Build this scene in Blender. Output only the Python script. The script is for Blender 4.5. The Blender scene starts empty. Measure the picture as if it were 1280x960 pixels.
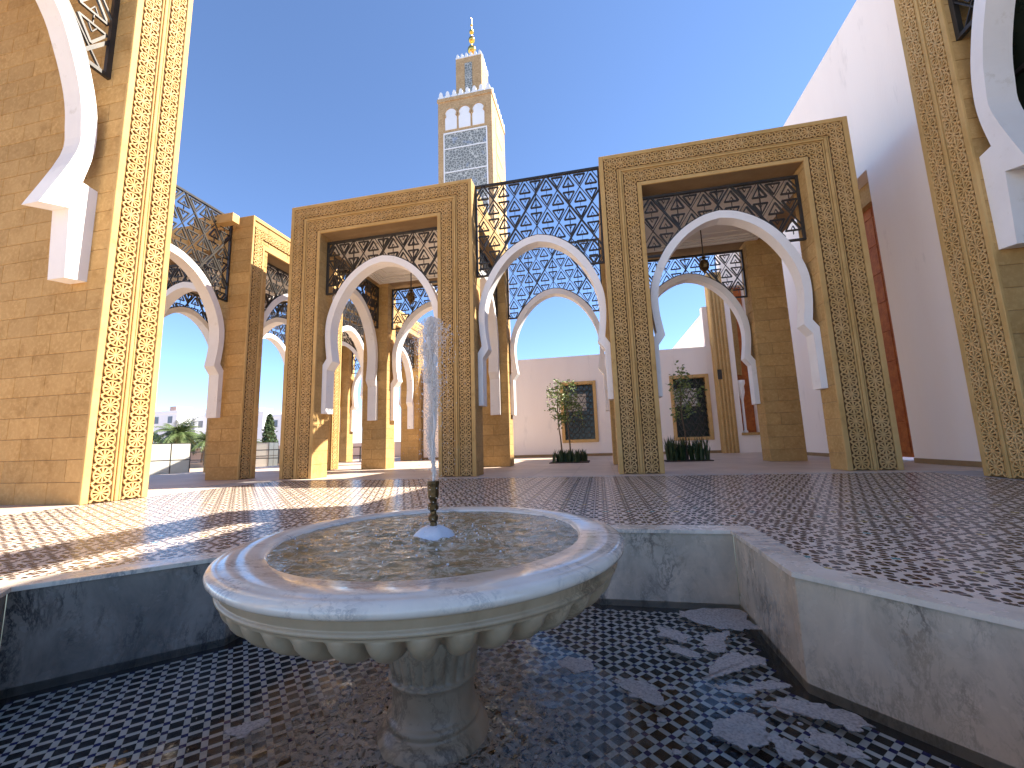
import bpy, math, random
from math import sin, cos, pi, sqrt, radians, atan2
from mathutils import Matrix, Vector, noise as mnoise
rnd = random.Random(7)
SC = bpy.context.scene
# ------------------------------------------------------------------ camera
FPX, YAW, PITCH, ROLL = 515.65, -0.204144, 0.143216, -0.031034
cam_d = bpy.data.cameras.new('camera'); cam = bpy.data.objects.new('camera', cam_d)
SC.collection.objects.link(cam); SC.camera = cam
cam_d.sensor_width = 36.0; cam_d.lens = FPX / 1280 * 36.0; cam_d.clip_start = 0.05; cam_d.clip_end = 3000
fw = Vector((sin(YAW)*cos(PITCH), cos(YAW)*cos(PITCH), sin(PITCH)))
ri = Vector((cos(YAW), -sin(YAW), 0)); up = ri.cross(fw)
r2 = cos(ROLL)*ri + sin(ROLL)*up; u2 = -sin(ROLL)*ri + cos(ROLL)*up
CAMPOS = Vector((0, 0, 0.8))
cam.matrix_world = Matrix(((r2.x, u2.x, -fw.x, 0), (r2.y, u2.y, -fw.y, 0), (r2.z, u2.z, -fw.z, 0.8), (0, 0, 0, 1)))
def in_view(p, m=0.05):
    d = Vector(p) - CAMPOS; z = d.dot(fw)
    if z < 0.05: return False
    return abs(d.dot(r2)*FPX/z) < 640*(1+m) and abs(d.dot(u2)*FPX/z) < 480*(1+m)
# ------------------------------------------------------------------ world and sun
SUN_AZ, SUN_EL = radians(18.5), radians(47.4)          # azimuth measured from +X towards +Y
w = bpy.data.worlds.new('World'); SC.world = w; w.use_nodes = True
nt = w.node_tree; bg = nt.nodes['Background']
sky = nt.nodes.new('ShaderNodeTexSky'); sky.sky_type = 'NISHITA'; sky.sun_disc = False
sky.sun_elevation = SUN_EL; sky.sun_rotation = pi/2 - SUN_AZ
sky.altitude = 5000; sky.air_density = 1.0; sky.dust_density = 0.0; sky.ozone_density = 3.5
nt.links.new(sky.outputs[0], bg.inputs[0]); bg.inputs[1].default_value = 0.122
sd = bpy.data.lights.new('sun', 'SUN'); sd.energy = 4.75; sd.angle = radians(0.5); sd.color = (1, 0.93, 0.82)
so = bpy.data.objects.new('sun', sd); SC.collection.objects.link(so)
S = Vector((cos(SUN_AZ)*cos(SUN_EL), sin(SUN_AZ)*cos(SUN_EL), sin(SUN_EL)))
so.rotation_euler = S.to_track_quat('Z', 'Y').to_euler(); so.location = (20, 8, 30)
SC.view_settings.view_transform = 'Standard'; SC.view_settings.look = 'None'
SC.view_settings.exposure = 1.75; SC.view_settings.gamma = 1.0
SC.cycles.max_bounces = 8; SC.cycles.diffuse_bounces = 5; SC.cycles.glossy_bounces = 4; SC.cycles.transparent_max_bounces = 16
# ------------------------------------------------------------------ materials
MATS = {}
def base_mat(name):
    m = bpy.data.materials.new(name); m.use_nodes = True
    return m, m.node_tree, m.node_tree.nodes['Principled BSDF']
def mixc(t, fac, a, b):
    n = t.nodes.new('ShaderNodeMix'); n.data_type = 'RGBA'
    if isinstance(fac, (int, float)): n.inputs[0].default_value = fac
    else: t.links.new(fac, n.inputs[0])
    for k, v in ((6, a), (7, b)):
        if isinstance(v, tuple): n.inputs[k].default_value = (*v, 1)
        else: t.links.new(v, n.inputs[k])
    return n.outputs[2]
def tex_noise(t, pos, scale, detail=5, rough=.6, dist=0):
    n = t.nodes.new('ShaderNodeTexNoise'); n.inputs['Scale'].default_value = scale
    n.inputs['Detail'].default_value = detail; n.inputs['Roughness'].default_value = rough; n.inputs['Distortion'].default_value = dist
    t.links.new(pos, n.inputs['Vector']); return n.outputs['Fac']
def ramp(t, src, a, b, va=0., vb=1.):
    n = t.nodes.new('ShaderNodeMapRange'); n.inputs[1].default_value = a; n.inputs[2].default_value = b
    n.inputs[3].default_value = va; n.inputs[4].default_value = vb; n.clamp = True
    t.links.new(src, n.inputs[0]); return n.outputs[0]
def M(name, c1, c2=None, rough=.8, scale=2., rand=0., bump=0., bscale=60., metal=0., stain=None, rough2=None, coat=0., stretch=None, fine=None):
    m, t, p = base_mat(name)
    g = t.nodes.new('ShaderNodeNewGeometry'); pos = g.outputs['Position']
    if stretch:
        mp = t.nodes.new('ShaderNodeMapping'); mp.inputs['Scale'].default_value = stretch; t.links.new(pos, mp.inputs[0]); pos = mp.outputs[0]
    c = None
    f = tex_noise(t, pos, scale)
    if c2 is not None: c = mixc(t, ramp(t, f, .35, .65), c1, c2)
    else: c = mixc(t, 0., c1, c1)
    if fine:
        c = mixc(t, ramp(t, tex_noise(t, pos, fine[1], 3), .45, .7), c, fine[0])
    if stain:
        c = mixc(t, ramp(t, tex_noise(t, pos, stain[1], 6, .7), stain[2], stain[2]+.12), c, stain[0])
    if rand:
        oi = t.nodes.new('ShaderNodeObjectInfo')
        v = ramp(t, oi.outputs['Random'], 0, 1, 1-rand, 1+rand)
        hsv = t.nodes.new('ShaderNodeHueSaturation'); t.links.new(c, hsv.inputs['Color']); t.links.new(v, hsv.inputs['Value']); c = hsv.outputs[0]
    t.links.new(c, p.inputs['Base Color'])
    p.inputs['Metallic'].default_value = metal; p.inputs['Roughness'].default_value = rough; p.inputs['Coat Weight'].default_value = coat
    if rough2 is not None: t.links.new(ramp(t, tex_noise(t, pos, scale*2.3), .3, .7, rough, rough2), p.inputs['Roughness'])
    if bump:
        b = t.nodes.new('ShaderNodeBump'); b.inputs['Strength'].default_value = bump; b.inputs['Distance'].default_value = .01
        t.links.new(tex_noise(t, pos, bscale, 6, .65), b.inputs['Height']); t.links.new(b.outputs[0], p.inputs['Normal'])
    MATS[name] = m; return m
def marble(name, c1, c2, vein, rough=.25, scale=1.3, warm=None):
    m, t, p = base_mat(name)
    g = t.nodes.new('ShaderNodeNewGeometry'); pos = g.outputs['Position']
    mp = t.nodes.new('ShaderNodeMapping'); mp.inputs['Rotation'].default_value = (.9, .9, .6); mp.inputs['Scale'].default_value = (1, 2.0, .7)
    t.links.new(pos, mp.inputs[0]); q = mp.outputs[0]
    c = mixc(t, ramp(t, tex_noise(t, q, scale, 8, .65, .6), .35, .68), c1, c2)
    for sc_, w_, k in ((scale*1.1, .035, .8), (scale*3.1, .035, .6)):
        n = tex_noise(t, q, sc_, 10, .68, .35)
        a = t.nodes.new('ShaderNodeMath'); a.operation = 'SUBTRACT'; t.links.new(n, a.inputs[0]); a.inputs[1].default_value = .5
        ab = t.nodes.new('ShaderNodeMath'); ab.operation = 'ABSOLUTE'; t.links.new(a.outputs[0], ab.inputs[0])
        f = ramp(t, ab.outputs[0], 0, w_, k, 0)
        ff = t.nodes.new('ShaderNodeMath'); ff.operation = 'MULTIPLY'; t.links.new(f, ff.inputs[0])
        t.links.new(ramp(t, tex_noise(t, q, scale*.7, 4), .44, .58), ff.inputs[1])
        c = mixc(t, ff.outputs[0], c, vein)
    if warm: c = mixc(t, ramp(t, tex_noise(t, pos, 1.1, 4), .4, .7, 0, .8), c, warm)
    t.links.new(c, p.inputs['Base Color']); 
    t.links.new(ramp(t, tex_noise(t, pos, 6, 4), .35, .7, rough, rough+.2), p.inputs['Roughness'])
    b = t.nodes.new('ShaderNodeBump'); b.inputs['Strength'].default_value = .12; b.inputs['Distance'].default_value = .004
    t.links.new(tex_noise(t, pos, 30, 4), b.inputs['Height']); t.links.new(b.outputs[0], p.inputs['Normal'])
    MATS[name] = m; return m
STONE = M('sandstone', (.50, .305, .110), (.43, .250, .078), rough=.85, scale=1.6, rand=.09, bump=.5, bscale=22, stain=((.38, .215, .065), 3.2, .57), fine=((.55, .345, .13), 14))
MORTAR = M('mortar', (.27, .17, .08), (.33, .22, .11), rough=.95)
CARVE = M('carved_stone', (.62, .395, .165), (.55, .335, .115), rough=.8, scale=2.5, rand=.05, bump=.35, bscale=45, stain=((.44, .28, .10), 4., .62))
HOLE_SHADE = M('hole_shade', (.11, .058, .02), (.16, .088, .03), rough=.95, scale=3)  # dark brown with the shade of the deep pierced holes painted in
MOULD = M('moulding_stone', (.58, .37, .14), (.50, .305, .10), rough=.8, scale=1.5, rand=.05, bump=.35, bscale=30, stain=((.38, .23, .08), 3., .6))
WHITE = M('white_plaster', (.90, .865, .83), (.85, .81, .77), rough=.7, scale=1.2, bump=.15, bscale=25, stain=((.74, .69, .62), 3.1, .60))
WALLW = M('white_render', (.95, .86, .78), (.91, .81, .73), rough=.85, scale=.35, bump=.3, bscale=12, stretch=(1.6, 1.6, .35), stain=((.80, .72, .65), 1.1, .60))
CEIL = M('ceiling_plaster', (.78, .73, .66), rough=.8)
IRON = M('dark_iron', (.035, .032, .028), (.06, .05, .04), rough=.45, scale=5, metal=.4, bump=.1)
GOLD = M('gold', (.75, .48, .12), (.6, .36, .08), rough=.25, metal=1.)
BRONZE = M('bronze', (.16, .10, .04), (.07, .045, .02), rough=.3, metal=.8, scale=20, bump=.3)
WOOD = M('red_wood', (.52, .15, .022), (.36, .085, .012), rough=.65, scale=6, bump=.9, bscale=26, coat=0.)
BOWL = marble('bowl_marble', (.86, .75, .61), (.76, .65, .52), (.36, .31, .27), .05, 3.4)
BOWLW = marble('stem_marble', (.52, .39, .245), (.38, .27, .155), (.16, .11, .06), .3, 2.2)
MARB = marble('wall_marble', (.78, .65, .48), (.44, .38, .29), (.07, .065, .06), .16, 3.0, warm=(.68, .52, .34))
MARBD = marble('dark_marble', (.38, .32, .25), (.17, .15, .12), (.02, .02, .022), .15, 2.6)  # marble of a darker tone for the left basin slabs
COPE = marble('coping_marble', (.88, .74, .58), (.72, .60, .46), (.2, .2, .2), .2, 1.6)
PAVE = M('paving_stone', (.56, .44, .34), (.48, .365, .275), rough=.5, scale=1.1, rand=.07, bump=.15, bscale=30)
GROUT = M('grout', (.42, .38, .34), (.35, .31, .28), rough=.8)
SAND = M('sandy_ground', (.52, .38, .28), (.42, .31, .22), rough=.95, scale=.4, bump=.4, bscale=4)
GWHT = M('glazed_white', (.90, .73, .58), (.80, .63, .49), rough=.24, scale=9, rand=.05, bump=.25, bscale=35)
GDRK = M('glazed_maroon', (.022, .004, .010), (.012, .004, .008), rough=.22, scale=9)
GDRK2 = M('glazed_slate', (.028, .032, .05), (.016, .016, .03), rough=.22, scale=9)
GYEL = M('glazed_yellow', (.50, .36, .10), rough=.14); GTEA = M('glazed_teal', (.10, .30, .30), rough=.14)
GBLK = M('glazed_black', (.006, .006, .014), (.016, .010, .010), rough=.12, scale=8)
GBLU = M('glazed_blue', (.02, .02, .16), (.015, .015, .10), rough=.12, scale=8)
GLAV = M('glazed_pale', (.90, .80, .72), (.80, .70, .60), rough=.14, scale=7)
CONC = M('concrete', (.62, .59, .51), (.54, .51, .43), rough=.9, scale=1.5, bump=.2)
TOWNW = M('town_white', (.80, .80, .80), (.72, .73, .75), rough=.9, scale=.3)
TOWNG = M('town_window', (.10, .12, .15), rough=.3); TOWNR = M('town_red', (.50, .32, .27), rough=.9)
LEAF = M('leaf_green', (.09, .14, .03), (.20, .24, .06), rough=.5, scale=6); LEAFD = M('leaf_dark', (.03, .055, .02), (.05, .08, .025), rough=.5, scale=4)
PALM = M('palm_green', (.06, .10, .03), (.12, .15, .05), rough=.5, scale=2); BARK = M('bark', (.16, .11, .07), (.10, .07, .045), rough=.95, scale=12, bump=.5)
SOIL = M('soil', (.05, .035, .025), rough=1.)
GLASS = M('dark_green_glass', (.02, .03, .02), (.03, .04, .028), rough=.22, scale=.8)
STEEL = M('steel', (.3, .3, .3), rough=.35, metal=.9)
FOAM = M('foam', (.72, .62, .54), (.58, .49, .42), rough=.7, scale=40, bump=.6, bscale=260)
def soft_mix(m, a):
    t = m.node_tree; out = t.nodes['Material Output']; p = t.nodes['Principled BSDF']
    g = t.nodes.new('ShaderNodeNewGeometry'); tr = t.nodes.new('ShaderNodeBsdfTransparent'); mx = t.nodes.new('ShaderNodeMixShader')
    t.links.new(ramp(t, tex_noise(t, g.outputs['Position'], 70, 3), .3, .6, a-.2, a+.2), mx.inputs[0]); t.links.new(tr.outputs[0], mx.inputs[1]); t.links.new(p.outputs[0], mx.inputs[2]); t.links.new(mx.outputs[0], out.inputs['Surface'])
soft_mix(FOAM, .55)
FROTH = M('froth', (.75, .76, .78), rough=.5, scale=60, bump=.5, bscale=200)
def zellij_mat():
    m, t, p = base_mat('minaret_mosaic')
    g = t.nodes.new('ShaderNodeNewGeometry'); v = t.nodes.new('ShaderNodeTexVoronoi'); v.feature = 'DISTANCE_TO_EDGE'; v.inputs['Scale'].default_value = 2.6
    t.links.new(g.outputs['Position'], v.inputs['Vector'])
    c = mixc(t, ramp(t, v.outputs[0], .05, .09), (.50, .50, .46), (.17, .18, .17))
    n = tex_noise(t, g.outputs['Position'], .5, 2)
    c = mixc(t, ramp(t, n, .6, .66, 0, .35), c, (.20, .30, .5))
    t.links.new(c, p.inputs['Base Color']); p.inputs['Roughness'].default_value = .4; return m
MOSAIC = zellij_mat()
def water_mat(name, tint, bump, bsc, foam=None, opaque=None, centre=(0, 0)):
    m, t, p = base_mat(name); out = t.nodes['Material Output']
    g = t.nodes.new('ShaderNodeNewGeometry'); pos = g.outputs['Position']
    b = t.nodes.new('ShaderNodeBump'); b.inputs['Strength'].default_value = bump; b.inputs['Distance'].default_value = .02
    t.links.new(tex_noise(t, pos, bsc, 4, .55, .4), b.inputs['Height'])
    gl = t.nodes.new('ShaderNodeBsdfGlossy'); gl.inputs['Roughness'].default_value = .02; t.links.new(b.outputs[0], gl.inputs['Normal'])
    tr = t.nodes.new('ShaderNodeBsdfTransparent'); tr.inputs[0].default_value = (*tint, 1)
    fr = t.nodes.new('ShaderNodeFresnel'); fr.inputs[0].default_value = 1.33; t.links.new(b.outputs[0], fr.inputs['Normal'])
    mx = t.nodes.new('ShaderNodeMixShader'); t.links.new(fr.outputs[0], mx.inputs[0])
    if opaque:
        d = t.nodes.new('ShaderNodeBsdfDiffuse'); t.links.new(mixc(t, ramp(t, tex_noise(t, pos, 7, 5), .35, .65), opaque[0], opaque[1]), d.inputs[0]); src = d.outputs[0]
        m2 = t.nodes.new('ShaderNodeMixShader'); m2.inputs[0].default_value = opaque[2]; t.links.new(tr.outputs[0], m2.inputs[1]); t.links.new(src, m2.inputs[2]); src = m2.outputs[0]
    else: src = tr.outputs[0]
    if foam:
        rad, sc_, lo, col = foam
        sp = t.nodes.new('ShaderNodeVectorMath'); sp.operation = 'SUBTRACT'; t.links.new(pos, sp.inputs[0]); sp.inputs[1].default_value = (*centre, ZFOAM)
        ln = t.nodes.new('ShaderNodeVectorMath'); ln.operation = 'LENGTH'; t.links.new(sp.outputs[0], ln.inputs[0])
        fall = ramp(t, ln.outputs['Value'], rad[0], rad[1], 1, 0)
        n1 = tex_noise(t, pos, sc_, 9, .72, .9)
        a = t.nodes.new('ShaderNodeMath'); a.operation = 'SUBTRACT'; t.links.new(n1, a.inputs[0]); a.inputs[1].default_value = .5
        ab = t.nodes.new('ShaderNodeMath'); ab.operation = 'ABSOLUTE'; t.links.new(a.outputs[0], ab.inputs[0])
        f = ramp(t, ab.outputs[0], 0, lo, 1, 0)
        mu = t.nodes.new('ShaderNodeMath'); mu.operation = 'MULTIPLY'; t.links.new(f, mu.inputs[0]); t.links.new(fall, mu.inputs[1])
        fd = t.nodes.new('ShaderNodeBsdfDiffuse'); fd.inputs[0].default_value = (*col, 1)
        m3 = t.nodes.new('ShaderNodeMixShader'); t.links.new(mu.outputs[0], m3.inputs[0]); t.links.new(src, m3.inputs[1]); t.links.new(fd.outputs[0], m3.inputs[2]); src = m3.outputs[0]
    t.links.new(src, mx.inputs[1]); t.links.new(gl.outputs[0], mx.inputs[2])
    t.links.new(mx.outputs[0], out.inputs['Surface']); return m
ZFOAM = .33
BWATER = water_mat('bowl_water_surface', (.8, .8, .7), .45, 20, foam=((.1, 1.5), 8, .05, (.66, .60, .46)), opaque=((.36, .29, .16), (.22, .17, .085), .9), centre=(-.9, 2.15))  # cream lines: froth near the nozzle plus painted reflection streaks
ZFOAM = -.592
PWATER = water_mat('basin_water_surface', (.86, .88, .84), .16, 7, foam=((.34, 1.15), 12, .11, (.42, .365, .29)), centre=(-.9, 2.05))
def jet_mat():
    m, t, p = base_mat('spray'); out = t.nodes['Material Output']
    p.inputs['Base Color'].default_value = (1, .90, .80, 1); p.inputs['Roughness'].default_value = .35; p.inputs['IOR'].default_value = 1.33
    tr = t.nodes.new('ShaderNodeBsdfTransparent'); mx = t.nodes.new('ShaderNodeMixShader'); mx.inputs[0].default_value = .55
    t.links.new(tr.outputs[0], mx.inputs[1]); t.links.new(p.outputs[0], mx.inputs[2]); t.links.new(mx.outputs[0], out.inputs['Surface']); return m
SPRAY = jet_mat()
# ------------------------------------------------------------------ mesh helpers
class MB:
    def __init__(s): s.v = []; s.f = []; s.m = []
    def add(s, vs, fs, mi=0):
        o = len(s.v); s.v += [tuple(q) for q in vs]; s.f += [tuple(i+o for i in f) for f in fs]; s.m += [mi]*len(fs); return s
    def box(s, x0, x1, y0, y1, z0, z1, mi=0):
        return s.add([(x0,y0,z0),(x1,y0,z0),(x1,y1,z0),(x0,y1,z0),(x0,y0,z1),(x1,y0,z1),(x1,y1,z1),(x0,y1,z1)],
            [(0,3,2,1),(4,5,6,7),(0,1,5,4),(1,2,6,5),(2,3,7,6),(3,0,4,7)], mi)
    def cbox(s, x0, x1, y0, y1, z0, z1, c=.006, mi=0):
        vs = []; idx = {}
        for sx, X in ((-1, x0), (1, x1)):
            for sy, Y in ((-1, y0), (1, y1)):
                for sz, Z in ((-1, z0), (1, z1)):
                    for a in range(3):
                        q = [X - sx*c, Y - sy*c, Z - sz*c]; q[a] = (X, Y, Z)[a]
                        idx[(sx, sy, sz, a)] = len(vs); vs.append(tuple(q))
        fs = []
        def k(a, s_, u, v_, ax):
            d = [0, 0, 0]; d[a] = s_; d[(a+1) % 3] = u; d[(a+2) % 3] = v_; return idx[(*d, ax)]
        for a in range(3):
            for s_ in (-1, 1):
                f = [k(a, s_, -1, -1, a), k(a, s_, 1, -1, a), k(a, s_, 1, 1, a), k(a, s_, -1, 1, a)]
                fs.append(f if s_ > 0 else f[::-1])
            b, c_ = (a+1) % 3, (a+2) % 3
            for sb in (-1, 1):
                for sc_ in (-1, 1):
                    f = [k(a, -1, sb, sc_, b), k(a, 1, sb, sc_, b), k(a, 1, sb, sc_, c_), k(a, -1, sb, sc_, c_)]
                    fs.append(f if sb*sc_ < 0 else f[::-1])
        for sx in (-1, 1):
            for sy in (-1, 1):
                for sz in (-1, 1):
                    f = [idx[(sx, sy, sz, 0)], idx[(sx, sy, sz, 1)], idx[(sx, sy, sz, 2)]]
                    fs.append(f if sx*sy*sz > 0 else f[::-1])
        return s.add(vs, fs, mi)
    def prism(s, poly, z0, z1, mi=0, cap=True):
        n = len(poly); vs = [(x, y, z0) for x, y in poly] + [(x, y, z1) for x, y in poly]
        fs = [(i, (i+1) % n, n+(i+1) % n, n+i) for i in range(n)]
        fs.append(tuple(range(n, 2*n)))
        if cap: fs.append(tuple(range(n-1, -1, -1)))
        return s.add(vs, fs, mi)
    def tube(s, pts, rads, n=8, mi=0, cap=True):
        pts = [Vector(p) for p in pts]; rings = []; vs = []; ref = None
        for i, p in enumerate(pts):
            d = (pts[min(i+1, len(pts)-1)] - pts[max(i-1, 0)]).normalized()
            if ref is None: ref = Vector((1, 0, 0)) if abs(d.x) < .8 else Vector((0, 1, 0))
            a = d.cross(ref).normalized(); b = d.cross(a); ref = b.cross(d) if False else ref
            for k in range(n): vs.append(p + rads[i]*(cos(2*pi*k/n)*a + sin(2*pi*k/n)*b))
        fs = []
        for i in range(len(pts)-1):
            for k in range(n):
                fs.append((i*n+k, i*n+(k+1) % n, (i+1)*n+(k+1) % n, (i+1)*n+k))
        if cap: fs.append(tuple(range(n-1, -1, -1))); fs.append(tuple(range((len(pts)-1)*n, len(pts)*n)))
        return s.add(vs, fs, mi)
    def lathe(s, prof, n=32, cx=0, cy=0, mi=0, fn=None):
        vs = []
        for j, (r, z) in enumerate(prof):
            for k in range(n):
                a = 2*pi*k/n; rr, zz = (r, z) if fn is None else fn(j, r, z, a)
                vs.append((cx+rr*cos(a), cy+rr*sin(a), zz))
        fs = [(j*n+k, j*n+(k+1) % n, (j+1)*n+(k+1) % n, (j+1)*n+k) for j in range(len(prof)-1) for k in range(n)]
        return s.add(vs, fs, mi)
    def bar(s, p, q, w, y0, y1, mi=0):            # flat bar in the xz plane
        dx, dz = q[0]-p[0], q[1]-p[1]; L = sqrt(dx*dx+dz*dz)
        if L < 1e-4: return s
        nx, nz = -dz/L*w/2, dx/L*w/2
        vs = [(p[0]+nx, y0, p[1]+nz), (p[0]-nx, y0, p[1]-nz), (q[0]-nx, y0, q[1]-nz), (q[0]+nx, y0, q[1]+nz)]
        vs += [(x, y1, z) for x, _, z in vs]
        return s.add(vs, [(0,1,2,3),(7,6,5,4),(0,4,5,1),(1,5,6,2),(2,6,7,3),(3,7,4,0)], mi)
    def mesh(s, name, mats, smooth=False):
        me = bpy.data.meshes.new(name); me.from_pydata(s.v, [], s.f)
        for m in (mats if isinstance(mats, (list, tuple)) else [mats]): me.materials.append(m)
        if any(s.m): me.polygons.foreach_set('material_index', s.m)
        if smooth: me.polygons.foreach_set('use_smooth', [True]*len(me.polygons))
        me.update(); return me
WM = {}
def link(name, data, parent=None, loc=(0, 0, 0), rot=0., scale=None, rot3=None):
    """links an object; loc and rot are in world space, whatever the parent"""
    o = bpy.data.objects.new(name, data); SC.collection.objects.link(o)
    R = Matrix.Rotation(rot, 4, 'Z') if rot3 is None else rot3
    m = Matrix.Translation(Vector(loc)) @ R
    if scale: m = m @ Matrix.Diagonal((*scale, 1))
    WM[o.name] = m
    if parent is not None: o.parent = parent; o.matrix_local = WM[parent.name].inverted() @ m
    else: o.matrix_local = m
    return o
def thing(name, label, cat, loc=(0, 0, 0), group=None, rot=0.):
    o = link(name, None, None, loc, rot); o['label'] = label; o['category'] = cat
    if group: o['group'] = group
    return o
def tag(o, label, cat, group=None):
    o['label'] = label; o['category'] = cat
    if group: o['group'] = group
    return o
def struct(name, me, kind='structure', **k):
    o = link(name, me, **k); o['kind'] = kind; return o
CACHE = {}
def block_mesh(dx, dy, dz, mat):
    k = (round(dx, 3), round(dy, 3), round(dz, 3), mat.name)
    if k not in CACHE: CACHE[k] = MB().cbox(-k[0]/2, k[0]/2, -k[1]/2, k[1]/2, -k[2]/2, k[2]/2, .007).mesh('stone_block', mat)
    return CACHE[k]
def masonry(par, x0, x1, y0, y1, z0, z1, L=.8, course=.375, core=True, axis=None):
    n = max(1, round((z1-z0)/course)); ch = (z1-z0)/n; g = .0035
    if axis is None: axis = 0 if (x1-x0) >= (y1-y0) else 1
    a0, a1 = (x0, x1) if axis == 0 else (y0, y1); T = a1-a0
    if core: link('mortar_core', MB().box(x0+.012, x1-.012, y0+.012, y1-.012, z0+.002, z1-.006).mesh('mortar_core', MORTAR), par)
    for i in range(n):
        nb = max(1, round(T/L)); cuts = [a0 + T*k/nb for k in range(nb+1)]
        if i % 2 and nb > 1: cuts = [a0] + [a0 + T*(k+.5)/nb for k in range(nb)] + [a1]
        elif i % 2 and T > .9: cuts = [a0, a0+T*.42, a1]
        for c0, c1 in zip(cuts[:-1], cuts[1:]):
            zc = z0+ch*(i+.5)
            if axis == 0: d = (c1-c0-2*g, y1-y0, ch-2*g); p = ((c0+c1)/2, (y0+y1)/2, zc)
            else: d = (x1-x0, c1-c0-2*g, ch-2*g); p = ((x0+x1)/2, (c0+c1)/2, zc)
            link('stone_block', block_mesh(*d, STONE), par, p)
# ------------------------------------------------------------------ carved rosette
def rosette_mesh(h=.030, n=10):
    b = MB(); R = .146; ri_, ro = .028, .124; sw = .0085
    def seg(poly):                                   # extruded polygon in xz, front at y=-h
        k = len(poly); vs = [(x, -h, z) for x, z in poly] + [(x, 0, z) for x, z in poly]
        b.add(vs, [tuple(range(k-1, -1, -1))] + [(i, (i+1) % k, k+(i+1) % k, k+i) for i in range(k)])
    seg([(ri_*cos(2*pi*i/n), ri_*sin(2*pi*i/n)) for i in range(n)])
    for i in range(n):
        a = 2*pi*(i+.5)/n; ca, sa = cos(a), sin(a)
        P = lambda r, t: (r*ca - t*sa, r*sa + t*ca)
        seg([P(ri_*.9, -sw*.8), P(ro+.01, -sw*2.0), P(ro+.01, sw*2.0), P(ri_*.9, sw*.8)])
    m = 20
    for i in range(m):
        a, c = 2*pi*i/m, 2*pi*(i+1)/m
        o = R if True else 0
        seg([(ro*cos(a), ro*sin(a)), (o*cos(a), o*sin(a)), (o*cos(c), o*sin(c)), (ro*cos(c), ro*sin(c))])
    for sx in (-1, 1):
        for sz in (-1, 1):                            # little struts to the corners
            q = .146*.72
            seg([(sx*q-.009*sz*sx*sx, sz*q+.009*sx), (sx*(q+.045)-.009*sz, sz*(q+.045)+.009*sx), (sx*(q+.045)+.009*sz, sz*(q+.045)-.009*sx), (sx*q+.009*sz, sz*q-.009*sx)][::(1 if sx*sz < 0 else 1)])
    return b.mesh('rosette', CARVE)
ROS = rosette_mesh()
def frame_face(par, org, rot, W, H, ow, oh, strips, fil, zmax=None, sides=(1, 1), top=True, pitch=.292, z_start=0.):
    """strips: offsets of strip centres, fil: (a,b,h) fillets; org=world corner, face looks along local -y"""
    b = (W-ow)/2; sc_ = (H-oh)/b
    R = Matrix.Translation(Vector(org)) @ Matrix.Rotation(rot, 4, 'Z')
    def wl(x, y, z): return R @ Vector((x, y, z))
    zt = zmax or H
    for a, c, h in fil:
        if top: boxes = [(c, W-c, H-c*sc_, H-a*sc_)]
        else: boxes = []
        if sides[0]: boxes.append((a, c, 0, H-a*sc_ if top else zt))
        if sides[1]: boxes.append((W-c, W-a, 0, H-a*sc_ if top else zt))
        for x0, x1, z0, z1 in boxes:
            cx, cz = (x0+x1)/2, (z0+z1)/2
            me = MB().cbox(x0-cx, x1-cx, -h, .02, z0-cz+.001, z1-cz-.001, .008).mesh('moulding', MOULD)
            link('moulding', me, par, wl(cx, 0, cz), rot)
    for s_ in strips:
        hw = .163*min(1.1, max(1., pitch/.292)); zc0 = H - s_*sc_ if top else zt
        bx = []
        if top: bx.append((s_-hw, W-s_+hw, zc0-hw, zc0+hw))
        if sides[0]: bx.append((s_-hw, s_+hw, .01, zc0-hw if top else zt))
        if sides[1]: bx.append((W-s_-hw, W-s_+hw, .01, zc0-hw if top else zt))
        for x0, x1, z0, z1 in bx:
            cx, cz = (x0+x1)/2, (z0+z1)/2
            link('hole_shade_panel', MB().box(x0-cx, x1-cx, -.004, .01, z0-cz+.001, z1-cz-.001).mesh('hole_shade_panel', HOLE_SHADE), par, wl(cx, 0, cz), rot)  # dark strip standing in for shade inside the rosette holes
        zc = H - s_*sc_ if top else zt
        n = max(1, round((zc-.17)/pitch)); p = (zc-.17)/n
        pts = []
        for k in range(n+1):
            z = .17 + p*k
            if top and k == n: continue
            if sides[0]: pts.append((s_, z))
            if sides[1]: pts.append((W-s_, z))
        if top:
            L = W-2*s_; m = max(1, round(L/pitch)); q = L/m
            pts += [(s_+q*k, zc) for k in range(m+1)]
        for x, z in pts:
            if z > zt: continue
            link('carved_rosette', ROS, par, wl(x, -.003, z), rot)
# ------------------------------------------------------------------ arch with iron lattice
def catmull(P, sub=4):
    out = []
    for i in range(len(P)-1):
        p0, p1, p2, p3 = P[max(i-1, 0)], P[i], P[i+1], P[min(i+2, len(P)-1)]
        for k in range(sub):
            t = k/sub
            out.append(tuple(.5*((2*b)+(c-a)*t+(2*a-5*b+4*c-d)*t*t+(-a+3*b-3*c+d)*t**3) for a, b, c, d in zip(p0, p1, p2, p3)))
    return out + [P[-1]]
SO = catmull([(0,6.47),(.4,6.39),(.85,6.15),(1.25,5.78),(1.55,5.32),(1.75,4.82),(1.82,4.4),(1.81,3.95),(1.75,3.45)]) + [(1.87,3.27),(1.87,1.83)]
SI = catmull([(0,6.27),(.37,6.19),(.78,5.96),(1.13,5.61),(1.40,5.18),(1.57,4.75),(1.64,4.35),(1.63,3.9),(1.55,3.36)]) + [(1.725,3.12),(1.73,1.83)]
LO = catmull([(0,11.3),(.8,11.1),(1.6,10.66),(2.5,9.93),(3.21,9.03),(3.55,8.36),(3.8,7.5),(3.88,6.85),(3.86,6.35),(3.76,5.78)]) + [(4.0,5.74),(4.0,3.96)]
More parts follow.
